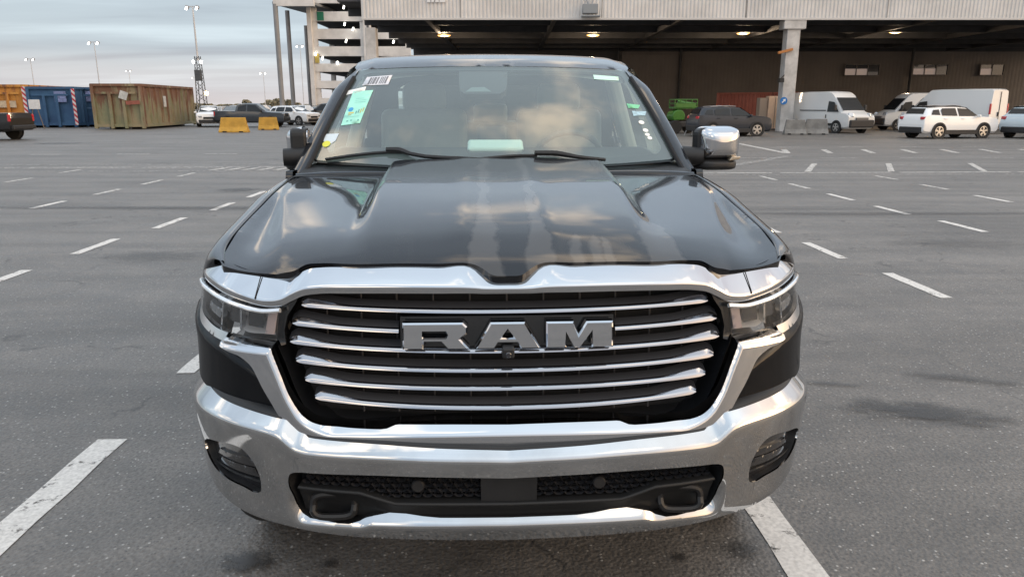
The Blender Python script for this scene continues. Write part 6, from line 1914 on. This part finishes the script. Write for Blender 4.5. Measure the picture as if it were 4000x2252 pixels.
# beige cabinets either side of the column
BEI = mat("cabinet_beige", (0.70, 0.50, 0.36), 0.7, var=.12, vscale=1.5)
for (xa, xb2, lab) in ((2998, 3050, "beige cabinet left of the pale column's foot"), (3084, 3120, "beige cabinet right of the pale column's foot")):
    p0 = at(xa, 374, 52.5); p1 = at(xb2, 374, 52.5)
    e = empty("tall_cabinet", ((p0.x + p1.x) / 2, 52.5, 0), 0, lab, "cabinet", "beige cabinets")
    MB().box((0, 0, p0.z / 2), (p1.x - p0.x, .7, p0.z - .06)).build("cabinet_body", BEI, e, bevel=.03)
    MB().box((0, -.36, p0.z / 2), (.02, .02, p0.z - .2)).build("cabinet_door_gap", STEEL, e)
    MB().box((0, 0, .05), (p1.x - p0.x + .06, .76, .10)).build("cabinet_plinth", STEEL, e)
    if xa < 3000:
        MB().box((-(p1.x - p0.x) * .5 - .30, .1, p0.z / 2 - .05), (.55, .7, p0.z - .2)).build("cabinet_side_unit", mat("cabinet_tan", (.36, .28, .22), .7), e, bevel=.03)
# green mobile lift
GRN = mat("machine_green", (0.035, 0.15, 0.012), 0.5, coat=.2, var=.2, vscale=3)
gl_ = at(2664, 480, 46)
gm = empty("green_lift", (gl_.x, 46, 0), R(12), "green mobile boom lift folded beside the red container", "boom lift")
MB().box((0, 0, .55), (1.9, 1.1, .35)).build("lift_chassis", VPLA, gm, bevel=.06)
for x in (-.68, .68):
    for y in (-.55, .55):
        MB().lathe([(.20, -.13), (.38, -.13), (.40, -.08), (.40, .08), (.38, .13), (.20, .13)], 20, Matrix.Translation((x, y, .40)) @ Matrix.Rotation(R(90), 4, 'Z')).build("wheel", RUBBER, gm, True, 40)
tb = MB()
prof_ = cr([(-.52, .78), (-.60, 1.02), (-.50, 1.28), (-.25, 1.40), (.05, 1.36), (.22, 1.1), (.20, .80)], 4)
tb.prism([tuple(q_) for q_ in prof_], -.45, .45, lambda u, v, t_: (u - .25, t_, v)).build("counterweight", GRN, gm, True, 50, .05)
MB().tube([(-.5, 0, 1.45), (.7, 0, 1.72)], .13, 4).tube([(.7, 0, 1.72), (-.35, 0, 1.88)], .10, 4).build("boom", GRN, gm)
bk_ = MB()
for (a_, b2) in (((-.7, -.4), (.75, -.4)), ((-.7, .4), (.75, .4)), ((-.7, -.4), (-.7, .4)), ((.75, -.4), (.75, .4))):
    for z in (1.55, 1.78, 2.0):
        bk_.tube([(*a_, z), (*b2, z)], .03, 5)
for (a_, b2) in ((-.7, -.4), (.75, -.4), (-.7, .4), (.75, .4), (0, -.4), (0, .4), (-.35, -.4), (.4, -.4)):
    bk_.tube([(a_, b2, 1.5), (a_, b2, 2.0)], .03, 5)
bk_.box((0, 0, 1.5), (1.45, .8, .06)).box((.02, -.41, 1.66), (1.3, .03, .2))
bk_.build("work_basket", GRN, gm)
# red and white round sign on a stand
sp_ = at(2716, 446, 43)
sn = empty("round_sign", (sp_.x, 43, 0), 0, "round red and white traffic sign on a thin stand left of the grey crossover", "sign")
MB().lathe([(.21, 0), (.21, .02)], 26, Matrix.Translation((0, 0, sp_.z)) @ Matrix.Rotation(R(90), 4, 'Z')).build("sign_disc", mat("sign_red", (0.45, 0.04, 0.05), 0.5), sn, True, 40)
MB().lathe([(.135, -.004), (.135, -.012)], 26, Matrix.Translation((0, 0, sp_.z)) @ Matrix.Rotation(R(90), 4, 'Z')).build("sign_centre", mat("sign_white", (0.75, 0.75, 0.75), 0.5), sn, True, 40)
for x in (-.30, .12):
    MB().tube([(x * .3, .03, sp_.z), (x - .25, .06, 0)], .022, 6).build("sign_leg", mat("leg_pale", (.45, .45, .45), .5), sn, True)

# ================================================================== far tree line
def treeline():
    V = []; F = []
    r2 = random.Random(5)
    for k in range(70):
        px = 640 + k * 10 + r2.uniform(-6, 6)
        Y = r2.uniform(270, 340)
        p_ = at(px, 410, Y)
        H = r2.uniform(.9, 2.4)
        if 1040 < px < 1130: H += 1.7
        if 955 < px < 975: H += 1.6
        for q_ in range(260):
            a_ = r2.uniform(0, 6.283); rr_ = r2.random() ** .5
            h = r2.random()
            wv = (1.9 if H < 3.6 else 1.4) * (1 - .55 * h)
            c = Vector((p_.x + math.cos(a_) * rr_ * wv * 1.3, Y + math.sin(a_) * rr_ * 1.6, .1 + h * H))
            s_ = r2.uniform(.3, .62)
            n_ = Vector((r2.gauss(0, 1), r2.gauss(0, 1), r2.gauss(0, 1))).normalized()
            u = n_.orthogonal().normalized() * s_; v = n_.cross(u).normalized() * s_ * .7
            kk = len(V)
            V += [tuple(c - u), tuple(c + v), tuple(c + u), tuple(c - v)]
            F.append((kk, kk + 1, kk + 2, kk + 3))
    o = obj("tree_line", V, F, mat("autumn_leaf", (0.26, 0.225, 0.15), 0.9, col2=(0.17, 0.165, 0.125), vscale=.12), None, False)  # leaf tones paled to carry the haze of distance
    tag(o, "far line of autumn trees along the horizon", "trees", kind="stuff")
treeline()
